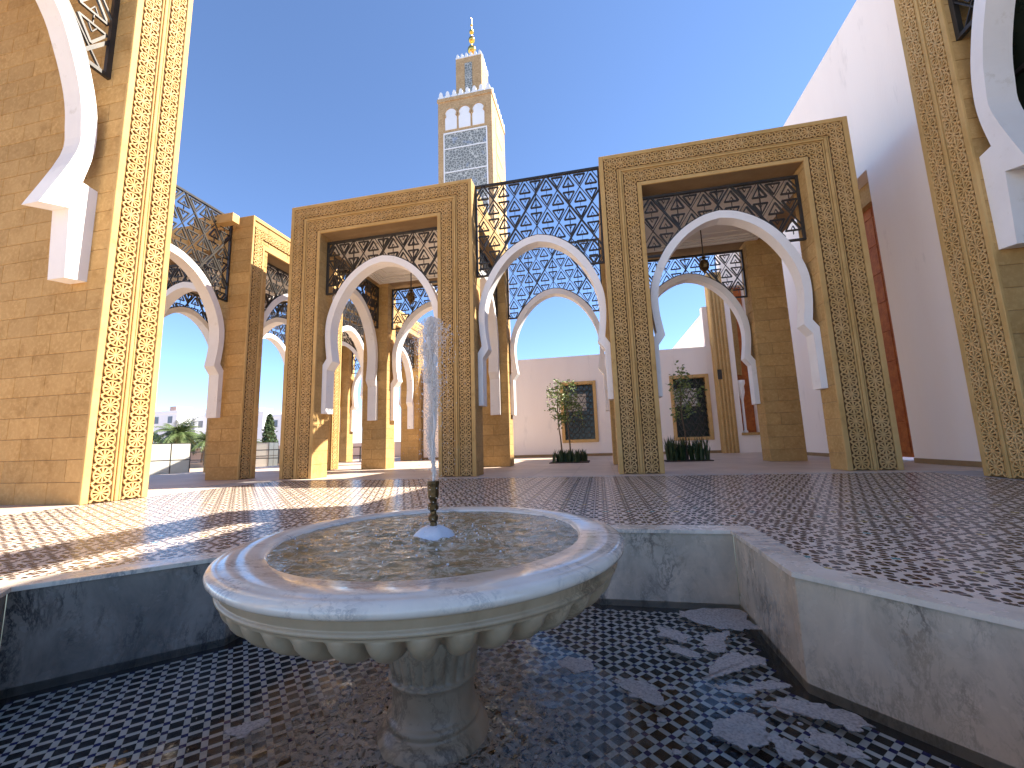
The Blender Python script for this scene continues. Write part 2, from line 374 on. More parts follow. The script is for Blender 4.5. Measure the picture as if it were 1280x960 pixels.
LI = catmull([(0,11.0),(.75,10.8),(1.5,10.38),(2.35,9.7),(3.05,8.85),(3.34,8.2),(3.55,7.5),(3.63,6.9),(3.62,6.3),(3.22,5.08)]) + [(3.62,5.2),(3.68,3.92)]
def arch_mesh(O, I, depth, y0=0.):
    b = MB(); n = len(O)
    for s_ in (-1, 1):
        vs = []
        for (ox, oz), (ix, iz) in zip(O, I):
            for y in (y0, y0+depth): vs += [(s_*ox, y, oz), (s_*ix, y, iz)]
        fs = []
        for i in range(n-1):
            a, c = i*4, (i+1)*4
            q = [(a, a+1, c+1, c), (a+2, c+2, c+3, a+3), (a+1, a+3, c+3, c+1), (a, c, c+2, a+2)]
            fs += q if s_ > 0 else [f[::-1] for f in q]
        e = (n-1)*4; fs.append((e, e+1, e+3, e+2))
        b.add(vs, fs)
    me = b.mesh('arch', WHITE)
    return me
def lattice_items(O, Wh, ztop, zbot, sc_=1.):
    """segments of the lattice; returns list of (kind, offset, [(p,q,width)])"""
    def arch_x(z):
        best = 0
        for (x0, z0), (x1, z1) in zip(O[:-1], O[1:]):
            if min(z0, z1) <= z <= max(z0, z1) and abs(z1-z0) > 1e-6: best = max(best, x0+(x1-x0)*(z-z0)/(z1-z0))
        return best
    def ok(x, z): return zbot <= z <= ztop and abs(x) <= Wh and abs(x) >= arch_x(z) + (.0 if z < O[0][1] else -1)
    def clip(p, q):
        N = 24; out = []; st = None
        for k in range(N+1):
            t = k/N; x, z = p[0]+(q[0]-p[0])*t, p[1]+(q[1]-p[1])*t
            if ok(x, z):
                if st is None: st = (x, z)
                en = (x, z)
            elif st is not None: out.append((st, en)); st = None
        if st is not None: out.append((st, en))
        return [o for o in out if abs(o[0][0]-o[1][0])+abs(o[0][1]-o[1][1]) > .06*sc_]
    items = []; cw, chh = .325*sc_, .485*sc_; sl = chh/cw
    T = [(-.165, -.085), (.165, -.085), (0, -.375)]
    for j in range(-1, int((ztop-zbot)/chh)+2):
        for i in range(-14, 15):
            if (i+j) % 2: continue
            cx, cz = i*cw, ztop - (.03*sc_ + chh*j)
            if abs(cx) > Wh+.1: continue
            for s_ in (1, -1):
                V = [(x*sc_, s_*-z*sc_) for x, z in T]; cc = (cx, cz+s_*.2*sc_)
                if not ok(*cc): continue
                segs = []
                full = True
                for a in range(3):
                    p, q = V[a], V[(a+1) % 3]
                    c = clip((cx+p[0], cz+p[1]), (cx+q[0], cz+q[1]))
                    if not (len(c) == 1 and abs(c[0][0][0]-cx-p[0]) < 1e-5 and abs(c[0][1][0]-cx-q[0]) < 1e-5): full = False
                    segs += [((u[0]-cx, u[1]-cz), (v_[0]-cx, v_[1]-cz), .031*sc_) for u, v_ in c]
                for p, q in ((( 0, s_*.085), (0, -s_*.02)), ((-.055, s_*.085), (0, s_*.2)), ((.055, s_*.085), (0, s_*.2))):
                    p, q = (p[0]*sc_, p[1]*sc_), (q[0]*sc_, q[1]*sc_)
                    for u, v_ in clip((cx+p[0], cz+p[1]), (cx+q[0], cz+q[1])): segs.append(((u[0]-cx, u[1]-cz), (v_[0]-cx, v_[1]-cz), .011*sc_))
                if segs: items.append(('lattice_triangle', (cx, cz), segs, ('T', s_, sc_) if full else None))
    for k in range(-30, 31):
        for s_ in (1, -1):
            x0 = (k+.5)*2*cw; H = ztop-zbot
            xb = x0 + s_*H/sl
            c = clip((x0, ztop), (xb, zbot))
            # long line: sample finely
            N = 90; runs = []; st = None
            for m in range(N+1):
                t = m/N; x, z = x0+(xb-x0)*t, ztop-H*t
                if ok(x, z):
                    if st is None: st = (x, z)
                    en = (x, z)
                elif st is not None: runs.append((st, en)); st = None
            if st is not None: runs.append((st, en))
            wd = (.044 if k % 3 == 0 else .018)*sc_
            for u, v_ in runs:
                if abs(u[1]-v_[1]) < .12*sc_: continue
                items.append(('lattice_bar', (0, 0), [(u, v_, wd)], None))
    for i in range(-10, 11):
        x = i*cw
        if i % 3 == 0 and abs(x) < Wh:
            for u, v_ in clip((x, ztop), (x, zbot)): items.append(('lattice_bar', (0, 0), [(u, v_, .022*sc_)], None))
    return items, arch_x
def screen_kit(O, I, Wh, ztop, zbot, depth, sc_=1., fw_=.06):
    items, ax = lattice_items(O, Wh-.01, ztop-.01, zbot, sc_)
    kit = [('arch', arch_mesh(O, I, depth), (0, 0, 0))]
    b = MB()
    b.box(-Wh, Wh, .02, .10, ztop-fw_, ztop)
    for s_ in (-1, 1):
        x0, x1 = sorted((s_*Wh, s_*(Wh-fw_*.8))); b.box(x0, x1, .021, .099, zbot, ztop-fw_-.001)
        x2 = ax(zbot+.02); x0, x1 = sorted((s_*(Wh-fw_*.8-.001), s_*x2))
        if x1-x0 > .01: b.box(x0, x1, .022, .098, zbot, zbot+fw_*.7)
        for (a0, z0), (a1, z1) in zip(O[:-1], O[1:]):     # rim that follows the arch
            if z1 > zbot: b.bar((s_*(a0+.012), z0+.012), (s_*(a1+.012), z1+.012), .035*sc_, .024, .096)
        link_z = (zbot + ztop)/2
        for z in (zbot+.25, link_z): b.box(*sorted((s_*Wh, s_*(Wh+.02))), .04, .08, z, z+.05)
    kit.append(('lattice_frame', b.mesh('lattice_frame', IRON), (0, 0, 0)))
    cache = {}
    for kind, (cx, cz), segs, key in items:
        if key and key in cache: me = cache[key]
        else:
            q = MB()
            for p, r, w_ in segs: q.bar(p, r, w_, .035+ (0 if w_ > .025 else .008), .085 - (0 if w_ > .025 else .008))
            me = q.mesh(kind, IRON)
            if key: cache[key] = me
        kit.append((kind, me, (cx, 0, cz)))
    return kit
KIT_LOW = screen_kit(SO, SI, 1.87, 7.14, 5.45, .36)
KIT_HIGH = screen_kit(SO, SI, 1.87, 8.23, 5.45, .36)
KIT_BIG = screen_kit(LO, LI, 4.0, 11.9, 8.15, .40, 1.4, .11)
def put_screen(kit, cx, cy, rot, width, parent=None, base=1.87, yflip=False, zs=1.):
    """kit local front looks along -y; placed so that its front plane passes (cx,cy)"""
    sx = width/(2*base); R = Matrix.Rotation(rot, 4, 'Z')
    if parent is None: root = None
    e = link('arched_screen', None, parent, (cx, cy, 0), rot) if parent is not None else parent
    for nm, me, (x, y, z) in kit:
        p = R @ Vector((x*sx, y, z*zs)) + Vector((cx, cy, 0))
        link(nm, me, e, p, rot, scale=(sx, 1, zs))
    return e
def put_link(label, kit, cx, cy, rot, width, group='arched screens linking the pavilions'):
    t = thing('arched_screen', label, 'arched screen', (cx, cy, 0), group, rot)
    sx = width/3.74; R = Matrix.Rotation(rot, 4, 'Z')
    for nm, me, (x, y, z) in kit:
        link(nm, me, t, R @ Vector((x*sx, y, z)) + Vector((cx, cy, 0)), rot, scale=(sx, 1, 1))
    return t
# ------------------------------------------------------------------ pavilions
H_, HI = 8.25, 7.27
F2 = ([.275, .755], [(0, .11, .035), (.445, .475, .028), (.488, .545, .04), (.558, .588, .028), (.925, 1.03, .03)])
F1 = ([.25], [(0, .07, .03), (.425, .50, .03)])
def lintel(par, x0, x1, y0, y1, z0, z1): masonry(par, x0, x1, y0, y1, z0, z1, course=.33)
def pavilion(label, x0, x1, y0, y1, px, py, walls, faces=(), ceil=True, lamp=None):
    t = thing('stone_pavilion', label, 'pavilion', ((x0+x1)/2, (y0+y1)/2, 0), 'square stone pavilions around the court')
    for a, b in ((x0, x0+px), (x1-px, x1)):
        for c, d in ((y0, y0+py), (y1-py, y1)): masonry(t, a, b, c, d, 0, H_)
    for c, d in ((y0, y0+py), (y1-py, y1)): lintel(t, x0+px, x1-px, c, d, HI, H_)
    for a, b in ((x0, x0+py), (x1-py, x1)): lintel(t, a, b, y0+py, y1-py, HI, H_)
    for fc in faces:
        if fc == 'S': frame_face(t, (x0, y0, 0), 0, x1-x0, H_, x1-x0-2*px, HI, *F2)
        if fc == 'E': frame_face(t, (x1, y0, 0), pi/2, y1-y0, H_, y1-y0-1.0, HI+.02, *F1)
    if ceil:
        c = link('ceiling', MB().box(x0+py, x1-py, y0+py, y1-py, HI+.13, HI+.7).mesh('ceiling', CEIL), t)
        for k, (i_, h) in enumerate(((0, .13), (.12, .09), (.22, .05), (.55, .03))):   # stepped cornice
            b = MB(); X0, X1, Y0, Y1 = x0+py+i_, x1-py-i_, y0+py+i_, y1-py-i_; g = .115
            zt = HI+.13; zb = zt-h
            b.box(X0, X1, Y0, Y0+g, zb, zt-.001); b.box(X0, X1, Y1-g, Y1, zb, zt-.001); b.box(X0, X0+g, Y0+g, Y1-g, zb, zt-.001); b.box(X1-g, X1, Y0+g, Y1-g, zb, zt-.001)
            link('cornice', b.mesh('cornice', CEIL), c)
    mx, my = (x0+x1)/2, (y0+y1)/2; wx, wy = x1-x0-2*px, y1-y0-2*py
    if 'S' in walls: put_screen(KIT_LOW, mx, y0+.29, 0, wx, t)
    if 'N' in walls: put_screen(KIT_LOW, mx, y1-py+.0+.29, 0, wx, t)
    if 'W' in walls: put_screen(KIT_LOW, x0+.66-.29+ .29, my, pi/2, wy, t)
    if 'E' in walls: put_screen(KIT_LOW, x1-.29, my, pi/2, wy, t)
    if lamp:
        lx, ly = lamp
        L = thing('hanging_lantern', 'small brass lantern hanging inside the pavilion '+('behind the fountain jet' if lx < 0 else 'right of centre'), 'lantern', (lx, ly, 7.4), 'hanging lanterns')
        link('rod', MB().tube([(0, 0, 0), (0, 0, -1.2)], [.018, .018], 6).mesh('rod', IRON), L, (lx, ly, 7.4))
        b = MB().lathe([(.02, 0), (.09, -.05), (.03, -.1), (.11, -.16), (.15, -.28), (.13, -.4), (.05, -.48), (.02, -.56)], 10)
        link('lantern_body', b.mesh('lantern_body', BRONZE), L, (lx, ly, 6.2))
    return t
pavilion('large stone pavilion with carved rosette bands, straight behind the fountain jet', -8.93, -3.12, 10.31, 15.06, 1.03, .66, 'SNWE', 'S', lamp=(-6.1, 12.7))
pavilion('large stone pavilion right of centre with carved rosette bands, standing against the tall white wall', .40, 6.18, 10.31, 15.06, 1.03, .66, 'SNW', 'S', lamp=(3.36, 12.7))
pavilion('pavilion at the left rear whose carved sunlit face looks right, beyond the near left gate', -16.17, -10.37, 10.31, 15.06, 1.13, .66, 'SNWE', 'E')
pavilion('farthest stone pavilion, seen only through the arches of the one behind the jet', -16.17, -10.37, 18.57, 23.32, 1.13, .66, 'SNWE', 'E')
YC = 12.69
put_link('nearer arched iron screen spanning the gap between the two large pavilions', KIT_HIGH, -1.36, 10.6, 0, 3.52)
put_link('rear arched iron screen in the gap between the two large pavilions', KIT_HIGH, -1.36, 14.72, 0, 3.52)
put_link('arched screen joining the near left gate to the left rear pavilion, sunlit at its top', KIT_HIGH, -11.1, 8.42, pi/2, 3.78)
put_link('sunlit arched screen between the left rear pavilion and the farthest pavilion', KIT_HIGH, -11.1, 16.82, pi/2, 3.5)
put_link('outer arched screen beyond the left rear pavilion, its white arch against open sky', KIT_HIGH, -15.4, 16.82, pi/2, 3.5)
b = MB().box(-12.0, -10.55, 9.75, 9.99, 7.78, 8.05); tag(link('stone_spout', b.mesh('stone_spout', CARVE), None), 'pale stone waterspout block poking out beside the left lattice top', 'waterspout')
# ------------------------------------------------------------------ big gates left and right
def gate(label, X, ya, yb, sgn, jx, yspan, sc_, kitx, zt=13.3):
    """far pier between ya (near jamb) and yb, face plane X looking along sgn*x, pier reaching to jx"""
    t = thing('court_gate', label, 'gate', (X, (ya+yb)/2, 0), 'tall carved gates at the sides of the court')
    x0, x1 = sorted((X, jx)); masonry(t, x0, x1, ya, yb, 0, zt, axis=0)
    yn = ya-yspan; oh = 11.9 if sgn > 0 else 12.34
    link('near_pier', MB().cbox(x0, x1, yn-(yb-ya), yn, 0, zt, .02).mesh('near_pier', STONE), t)
    link('lintel', MB().cbox(x0, x1 if sgn > 0 else x0+.25, yn+.002, ya-.002, oh, zt, .02).mesh('lintel', STONE), t)
    b_ = yb-ya; k = b_/1.03
    fil = [(a*k, c*k, h) for a, c, h in F2[1]]; st = [s_*k for s_ in F2[0]]
    org, rot = ((X, ya, 0), pi/2) if sgn > 0 else ((X, yb, 0), -pi/2)
    frame_face(t, org, rot, b_*2.0, zt, 0.001, zt-b_, st, fil, zmax=11.2, sides=(1, 0), top=False, pitch=.292*k)
    cy = ya-yspan/2
    e = link('arched_screen', None, t, (kitx, cy, 0), rot)
    R = Matrix.Rotation(rot, 4, 'Z'); s_ = yspan/8.0
    for nm, me, (x, y, z) in KIT_BIG:
        link(nm, me, e, R @ Vector((x*s_, y, z*sc_)) + Vector((kitx, cy, 0)), rot, scale=(s_, 1, sc_))
    return t
LG = gate('tall carved stone gate at the left edge, its sunlit rosette bands facing right', -8.594, 5.45, 6.52, 1, -13.8, 8.0, 1.0, -9.0)
RG = gate('tall carved stone gate at the right edge, standing in shade', 6.44, 7.82, 8.75, -1, 7.2, 7.36, .925, 6.5, 13.2)
# ------------------------------------------------------------------ prayer hall (white building on the right and rear)
hall = thing('prayer_hall', 'tall plain white building filling the right side with a red wooden door', 'building', (9, 14, 0))
b = MB(); XW = 7.83
b.box(XW, XW+.5, 8.76, 12.59, 0, 12.9); b.box(XW, XW+.5, 16.6, 22.9, 0, 12.9); b.box(XW, XW+.5, 12.59, 16.6, 8.17, 12.9)
link('wall', b.mesh('wall', WALLW), hall)
link('roof', MB().box(XW+.5, XW+16, 8.76, 22.9, 12.0, 12.85).mesh('roof', WALLW), hall)
b = MB(); b.box(XW+.5, XW+.9, 12.2, 12.589, 0, 8.6); b.box(XW+.5, XW+.9, 16.601, 17, 0, 8.6); b.box(XW+.5, XW+.9, 12.589, 16.601, 8.171, 8.6)
link('door_reveal', b.mesh('door_reveal', STONE), hall)
door = link('door', MB().box(XW+.62, XW+.7, 12.595, 16.59, .08, 8.16).mesh('door', WOOD), hall)
for i in range(9):
    for j in range(4):
        z0 = .2+i*.88; y0 = 12.66+j*.985
        link('door_panel', block_mesh(.03, .95, .85, WOOD), door, (XW+.612, y0+.48, z0+.43))
link('lintel_trim', MB().cbox(XW+.4, XW+.62, 12.595, 16.59, 7.55, 8.165).mesh('lintel_trim', STONE), hall)
for a, c in ((8.77, 12.58), (16.61, 22.4)): link('skirting', MB().box(XW-.03, XW-.001, a, c, .0, .12).mesh('skirting', MORTAR), hall)
fac = link('glass_front', MB().box(7.42, 7.46, -2, 8.7, 0, 12.80).mesh('glass_front', GLASS), hall)
for k in range(8): link('mullion', MB().box(7.34, 7.415, -1.9+k*1.45, -1.82+k*1.45, 0, 12).mesh('mullion', IRON), fac)
for k in range(5): link('transom', MB().box(7.35, 7.41, -2, 8.7, 2.2+k*2.3, 2.28+k*2.3).mesh('transom', IRON), fac)
# rear wing, facing the camera
wing = thing('rear_wing', 'low white rear wing with two framed windows behind the pavilions', 'building', (0, 23.3, 0))
YW = 23.0; WINS = ((-2.02, -.06, .74, 4.1), (3.79, 5.73, .68, 4.1))
xs = [-10.2, WINS[0][0]+.1, WINS[0][1]-.1, WINS[1][0]+.1, WINS[1][1]-.1, 6.72]
b = MB()
for k in (0, 2, 4): b.box(xs[k], xs[k+1], YW, YW+.45, 0, 5.56)
for k, wn in ((1, WINS[0]), (3, WINS[1])): b.box(xs[k], xs[k+1], YW, YW+.45, 0, wn[2]+.1); b.box(xs[k], xs[k+1], YW, YW+.45, wn[3]-.1, 5.56)
link('wall', b.mesh('wall', WALLW), wing)
link('skirting', MB().box(-10.2, 6.1, YW-.03, YW-.001, 0, .14).mesh('skirting', MORTAR), wing)
link('roof', MB().box(-10.2, 7.8, YW+.45, YW+14, 4.9, 5.5).mesh('roof', WALLW), wing)
link('room', MB().box(-10.1, 7.7, YW+1.2, YW+1.3, 0, 4.89).mesh('room', MORTAR), wing)
for x0, x1, z0, z1 in WINS:
    wn = link('window', MB().box(x0+.1, x1-.1, YW+.36, YW+.40, z0+.1, z1-.1).mesh('window', GLASS), wing)
    g = .17; b = MB(); b.cbox(x0, x0+g, YW-.07, YW+.3, z0, z1, .012); b.cbox(x1-g, x1, YW-.07, YW+.3, z0, z1, .012)
    b.cbox(x0+g, x1-g, YW-.068, YW+.3, z1-g, z1-.002, .012); b.cbox(x0+g, x1-g, YW-.068, YW+.3, z0+.002, z0+g, .012)
    link('frame', b.mesh('frame', CARVE), wn)
    b = MB()                                         # iron grille of triangles
    n = 5; w_ = (x1-x0-2*g)/n; m = 9; h_ = (z1-z0-2*g)/m
    for i in range(n):
        for j in range(m):
            X, Z = x0+g+w_*i, z0+g+h_*j
            b.bar((X, Z), (X+w_/2, Z+h_), .035, YW+.1, YW+.13); b.bar((X+w_, Z), (X+w_/2, Z+h_), .035, YW+.1, YW+.13); b.bar((X, Z), (X+w_, Z), .03, YW+.101, YW+.129)
    link('grille', b.mesh('grille', IRON), wn)
    link('blind', MB().box(x0+g+.05, x1-g-.4, YW+.33, YW+.35, z0+(z1-z0)*.52, z0+(z1-z0)*.8).mesh('blind', CEIL), wn)
# corner pilaster, niche and stepped parapet
pil = link('pilaster', MB().cbox(6.0, 6.72, YW-.5, YW+.1, 0, 9.4, .02).mesh('pilaster', STONE), wing)
for k in range(4): link('rib', MB().cbox(6.02+k*.17, 6.10+k*.17, YW-.55, YW-.501, 0, 9.4, .01).mesh('rib', CARVE), pil)
b = MB(); b.box(6.72, 6.98, YW-.45, YW+.1, 0, 12); b.box(6.98, 7.72, YW-.45, YW+.1, 0, .95); b.box(7.72, 7.829, YW-.45, YW+.1, 0, 12); b.box(6.98, 7.72, YW-.45, YW+.1, 8.6, 12)
link('niche_wall', b.mesh('niche_wall', WALLW), wing)
nc = link('niche', MB().box(6.98, 7.72, YW-.05, YW+.05, .95, 8.6).mesh('niche', WOOD), wing)
b = MB(); b.cbox(6.9, 7.80, YW-.55, YW-.1, .85, .98, .01)
for k in range(4): b.cbox(6.99+k*.09, 7.05+k*.09, YW-.4+k*.08, YW-.3+k*.08, 3.9, 8.5, .01)
link('frame', b.mesh('frame', STONE), nc)
b = MB().lathe([(.11, .98), (.11, 1.05), (.06, 1.12), (.06, 2.6), (.08, 2.7), (.15, 3.0), (.14, 3.3), (.2, 3.45), (.2, 3.62), (0, 3.63)], 14, 7.15, YW-.28)
link('colonnette', b.mesh('colonnette', WHITE, True), nc)
b = MB().box(5.75, 6.02, YW+.05, YW+.5, 5.561, 7.75); link('parapet_pier', b.mesh('parapet_pier', WALLW), wing)
b = MB(); v = [(4.0, 25.2, 5.5), (6.2, 25.2, 7.95), (6.2, 25.2, 5.5), (4.0, 27.2, 5.5), (6.2, 27.2, 7.95), (6.2, 27.2, 5.5)]
b.add(v, [(0, 2, 1), (3, 4, 5), (0, 1, 4, 3), (1, 2, 5, 4), (0, 3, 5, 2)]); link('sloped_parapet', b.mesh('sloped_parapet', TOWNW), wing)
b = MB().box(6.05, 6.25, YW-.58, YW-.505, 3.7, 4.2); link('wall_lamp', b.mesh('wall_lamp', IRON), wing)
# ------------------------------------------------------------------ minaret
mn = thing('minaret', 'tall square sand coloured minaret with white blind arches and a gilded finial', 'minaret', (-16, 54, 0))
mx0, mx1, my0, my1 = -19.95, -12.05, 50, 58.2
BR = M('minaret_brick', (.46, .30, .155), (.35, .215, .10), rough=.9, scale=.8, bump=.4, bscale=9, fine=((.58, .41, .23), 5.))
link('shaft', MB().box(mx0, mx1, my0, my1, 0, 50.1).mesh('shaft', BR), mn)
link('plinth', MB().box(mx0+.5, mx1-.5, my0+.5, my1-.5, 50.1, 50.6).mesh('plinth', CARVE), mn)
b = MB().box(mx0-.12, mx1+.12, my0-.12, my0-.001, 49.55, 50.1); b.box(mx1+.001, mx1+.12, my0, my1, 49.55, 50.1); link('string_course', b.mesh('string_course', BR), mn)
def merlon(par, x, y, z, s_, rot):
    k = ('mer', s_)
    if k not in CACHE:
        b = MB(); b.add([(-.42*s_, -.15, 0), (.42*s_, -.15, 0), (.42*s_, -.15, .35*s_), (.25*s_, -.15, .35*s_), (.25*s_, -.15, .75*s_), (.1*s_, -.15, 1.05*s_), (-.1*s_, -.15, 1.05*s_), (-.25*s_, -.15, .75*s_), (-.25*s_, -.15, .35*s_), (-.42*s_, -.15, .35*s_)], [tuple(range(10))])
        vs = b.v[:]; b.add([(x_, .15, z_) for x_, _, z_ in vs], [tuple(range(9, -1, -1))])
        b.f += [((i+1) % 10, i, 10+i, 10+(i+1) % 10) for i in range(10)]; b.m += [0]*10
        CACHE[k] = b.mesh('merlon', TOWNW)
    link('merlon', CACHE[k], par, (x, y, z), rot)
for k in range(8): merlon(mn, mx0+.45+k*1.0, my0+.1, 50.1, 1.05, 0)
for k in range(8): merlon(mn, mx1-.1, my0+1.0+k*1.0, 50.1, 1.05, pi/2)
lan = link('lantern_tower', MB().box(-17.6, -13.7, 51.2, 55.0, 50.2, 57.4).mesh('lantern_tower', BR), mn)
for k in range(6): merlon(lan, -17.3+k*.68, 51.3, 57.4, .72, 0)
for k in range(5): merlon(lan, -13.8, 52.0+k*.68, 57.4, .72, pi/2)
link('mosaic_panel', MB().box(-16.2, -15.1, 51.1, 51.199, 50.7, 56.4).mesh('mosaic_panel', MOSAIC), lan)
fin = link('finial', MB().tube([(-15.6, 53, 57.4), (-15.6, 53, 66.2)], [.12, .05], 8).mesh('finial', GOLD), mn)
for z, r in ((60.4, .66), (62.2, .50), (63.6, .36), (64.8, .2)):
    link('gilded_ball', MB().lathe([(r*sin(a*pi/10)+.001, z-r*cos(a*pi/10)) for a in range(11)], 16, -15.6, 53).mesh('gilded_ball', GOLD, True), fin)
for k, (a, c) in enumerate(((44.3, 42.1), (41.9, 38.5), (38.3, 34), (33.8, 28))):
    link('mosaic_panel', MB().box(-18.95, -12.9, 49.9, 49.999, c, a).mesh('mosaic_panel', MOSAIC), mn)
b = MB(); b.box(-19.1, -12.75, 49.86, 49.99, 44.3, 44.5); b.box(-19.12, -18.96, 49.87, 49.99, 28, 44.3); b.box(-12.89, -12.73, 49.87, 49.99, 28, 44.3)
for z in (42.0, 38.4, 33.9): b.box(-18.95, -12.9, 49.88, 49.99, z-.08, z+.08)
link('panel_trim', b.mesh('panel_trim', TOWNW), mn)
for k in range(3):
    cx = -18.0+k*2.02
    pts = [(-.85, 45.0), (.85, 45.0)] + [( .85+.02, 46.9), (.70, 47.1)] + [(.86*cos(a), 47.3+.98*sin(a)) for a in [i*pi/12 for i in range(1, 12)]] + [(-.70, 47.1), (-.87, 46.9)]
    b = MB(); n = len(pts); b.add([(cx+x, 49.93, z) for x, z in pts]+[(cx+x, 50, z) for x, z in pts], [tuple(range(n))]+[(i, n+i, n+(i+1) % n, (i+1) % n) for i in range(n)])
    link('blind_arch', b.mesh('blind_arch', TOWNW), mn)
    b = MB()
    for i in range(3, n-1):
        p, q = pts[i], pts[i+1]
        b.bar((cx+p[0]*1.1, 47.2+(p[1]-47.2)*1.12), (cx+q[0]*1.1, 47.2+(q[1]-47.2)*1.12), .18, 49.86, 49.99)
    link('arch_moulding', b.mesh('arch_moulding', BR), mn)
for z in range(30, 48, 3): link('side_panel', MB().box(mx1+.001, mx1+.06, 52.2, 56, z, z+2.5).mesh('side_panel', CARVE), mn)
# ------------------------------------------------------------------ ground, court, basin
struct('ground', MB().box(-400, 400, 30.0, 700, -.6, -.05).box(-400, -17.2, -60, 30, -.9, -.45).box(-17.2, 400, -60, -8, -.6, -.05).box(12, 400, -8, 30, -.6, -.05).mesh('ground', SAND))
BC = (-.90, 2.02); RO = 2.78; RIN = RO*.7654
def star(k): return [(BC[0]+(RO if i % 2 == 0 else RIN)*k*cos(i*pi/8), BC[1]+(RO if i % 2 == 0 else RIN)*k*sin(i*pi/8)) for i in range(16)]
HS = RO*cos(pi/4)                                        # half side of the two squares
def in_star(x, y, off=0.):
    dx, dy = x-BC[0], y-BC[1]; h = HS+off
    if abs(dx) < h and abs(dy) < h: return True
    u, v_ = (dx+dy)/sqrt(2), (dx-dy)/sqrt(2); return abs(u) < h and abs(v_) < h
def off_star(off):
    h = HS+off; R1 = h*sqrt(2); R2 = R1*.7654
    return [(BC[0]+(R1 if i % 2 == 0 else R2)*cos(i*pi/8), BC[1]+(R1 if i % 2 == 0 else R2)*sin(i*pi/8)) for i in range(16)]
# court base with a star-shaped hole: ring of quads between the star and the outline
s0 = off_star(.03); cx0, cx1, cy0, cy1 = -17.2, 12, -8, 30
def ray_out(p):
    dx, dy = p[0]-BC[0], p[1]-BC[1]; t = 1e9
    if dx > 0: t = min(t, (cx1-BC[0])/dx)
    if dx < 0: t = min(t, (cx0-BC[0])/dx)
    if dy > 0: t = min(t, (cy1-BC[1])/dy)
    if dy < 0: t = min(t, (cy0-BC[1])/dy)
    return (BC[0]+dx*t, BC[1]+dy*t)
b = MB(); outer = [ray_out(p) for p in s0]
for i in range(16):
    j = (i+1) % 16; a, c = outer[i], outer[j]; poly = [s0[i], a]
    for q in ((cx1, cy1), (cx0, cy1), (cx0, cy0), (cx1, cy0)):
        an = lambda p: (atan2(p[1]-BC[1], p[0]-BC[0])) % (2*pi)
        A0, A1 = an(a), an(c) if an(c) > an(a) else an(c)+2*pi
        if A0 < an(q) < A1 and not (abs(a[0]-c[0]) < 1e-6 or abs(a[1]-c[1]) < 1e-6): poly.append(q)
    poly += [c, s0[j]]; b.add([(x, y, -.006) for x, y in poly], [tuple(range(len(poly)))])
struct('court_base', b.mesh('court_base', GROUT))
# paving slabs beyond the tiled court
pav = struct('pavement', MB().box(-17.1, 11.9, 9.95, 29.9, -.12, -.009).mesh('pavement', MORTAR))
slabs = []
CX0, CX1, CY0, CY1 = -8.55, 6.42, -5.2, 9.7
for i in range(-18, 12):
    for j in range(-5, 30):
        x, y = i*.98+.3, 9.96+j*.98
        if y < 9.9 and (x+.98 > CX0-.02 and x < CX1): continue
        if y > 28.8 or x > 11: continue
        if not in_view((x+.5, y+.5, 0), .1): continue
        d = (Vector((x, y, 0))-CAMPOS).length; slabs.append((d, x, y))
slabs.sort(); mass = MB()
SL = MB().cbox(.004, .976, .004, .976, -.03, .0, .003).mesh('paving_slab', PAVE)
for k, (d, x, y) in enumerate(slabs):
    if k < 290: link('paving_slab', SL, pav, (x, y, .004*0))
    else: mass.box(x+.004, x+.976, y+.004, y+.976, -.03, 0)
if mass.v: o = link('paving_field', mass.mesh('paving_field', PAVE), pav); o['kind'] = 'stuff'
struct('threshold', MB().box(-12.5, -8.56, -2.5, 5.44, -.03, .008).box(6.43, 7.8, .5, 7.8, -.03, .008).mesh('threshold', PAVE))
# dotted border between court tiles and paving
b = MB(); b.box(CX0-.04, CX1+.02, 9.71, 9.955, -.03, .004)
bo = struct('border_strip', b.mesh('border_strip', GROUT))
b = MB()
for k in range(100): b.box(CX0+k*.15, CX0+.085+k*.15, 9.75, 9.90, .003, .006)
o = link('border_tiles', b.mesh('border_tiles', GWHT), bo); o['kind'] = 'stuff'
# zellige court tiles
P_ = .255; KU = P_/.33
for m_ in (GDRK, GDRK2, GBLK): m_.node_tree.nodes['Principled BSDF'].inputs['Specular IOR Level'].default_value = .3
def unit(var):
    b = MB(); h = .165-.003; b.box(-h, h, -h, h, -.012, .0)
    z0, z1 = -.001, .0015
    c = [(2, 1), (3, 2), (2, 1), (4, 1), (0, 1), (2, 2)][var]
    st = [((.042 if i % 2 else .024)*cos(i*pi/8), (.042 if i % 2 else .024)*sin(i*pi/8)) for i in range(16)]
    b.prism(st, z0, z1, c[0] if c[0] else 1, False)
    for i in range(8):
        a = i*pi/4+pi/8; ca, sa = cos(a), sin(a); P = lambda r, t: (r*ca-t*sa, r*sa+t*ca)
        b.prism([P(.050, 0), P(.070, -.020), P(.108, -.021), P(.130, 0), P(.108, .021), P(.070, .020)], z0, z1, c[1], False)
    for i in range(4):
        a = i*pi/2; P = lambda x, y: (x*cos(a)-y*sin(a), x*sin(a)+y*cos(a))
        b.prism([P(.134, -.010), P(.150, -.034), P(h-.003, -.02), P(h-.003, .02), P(.150, .034), P(.134, .010)], z0, z1, 1 if i % 2 else 2, False)
        q = h-.006; b.prism([P(q, q), P(q-.055, q), P(q-.045, q-.045), P(q, q-.055)], z0, z1, 1, False)
    b.v = [(x*KU, y*KU, z) for x, y, z in b.v]
    return b
UMATS = [GWHT, GDRK, GDRK2, GYEL, GTEA]
UN = [unit(k) for k in range(6)]; UM = [u.mesh('court_tile', UMATS) for u in UN]
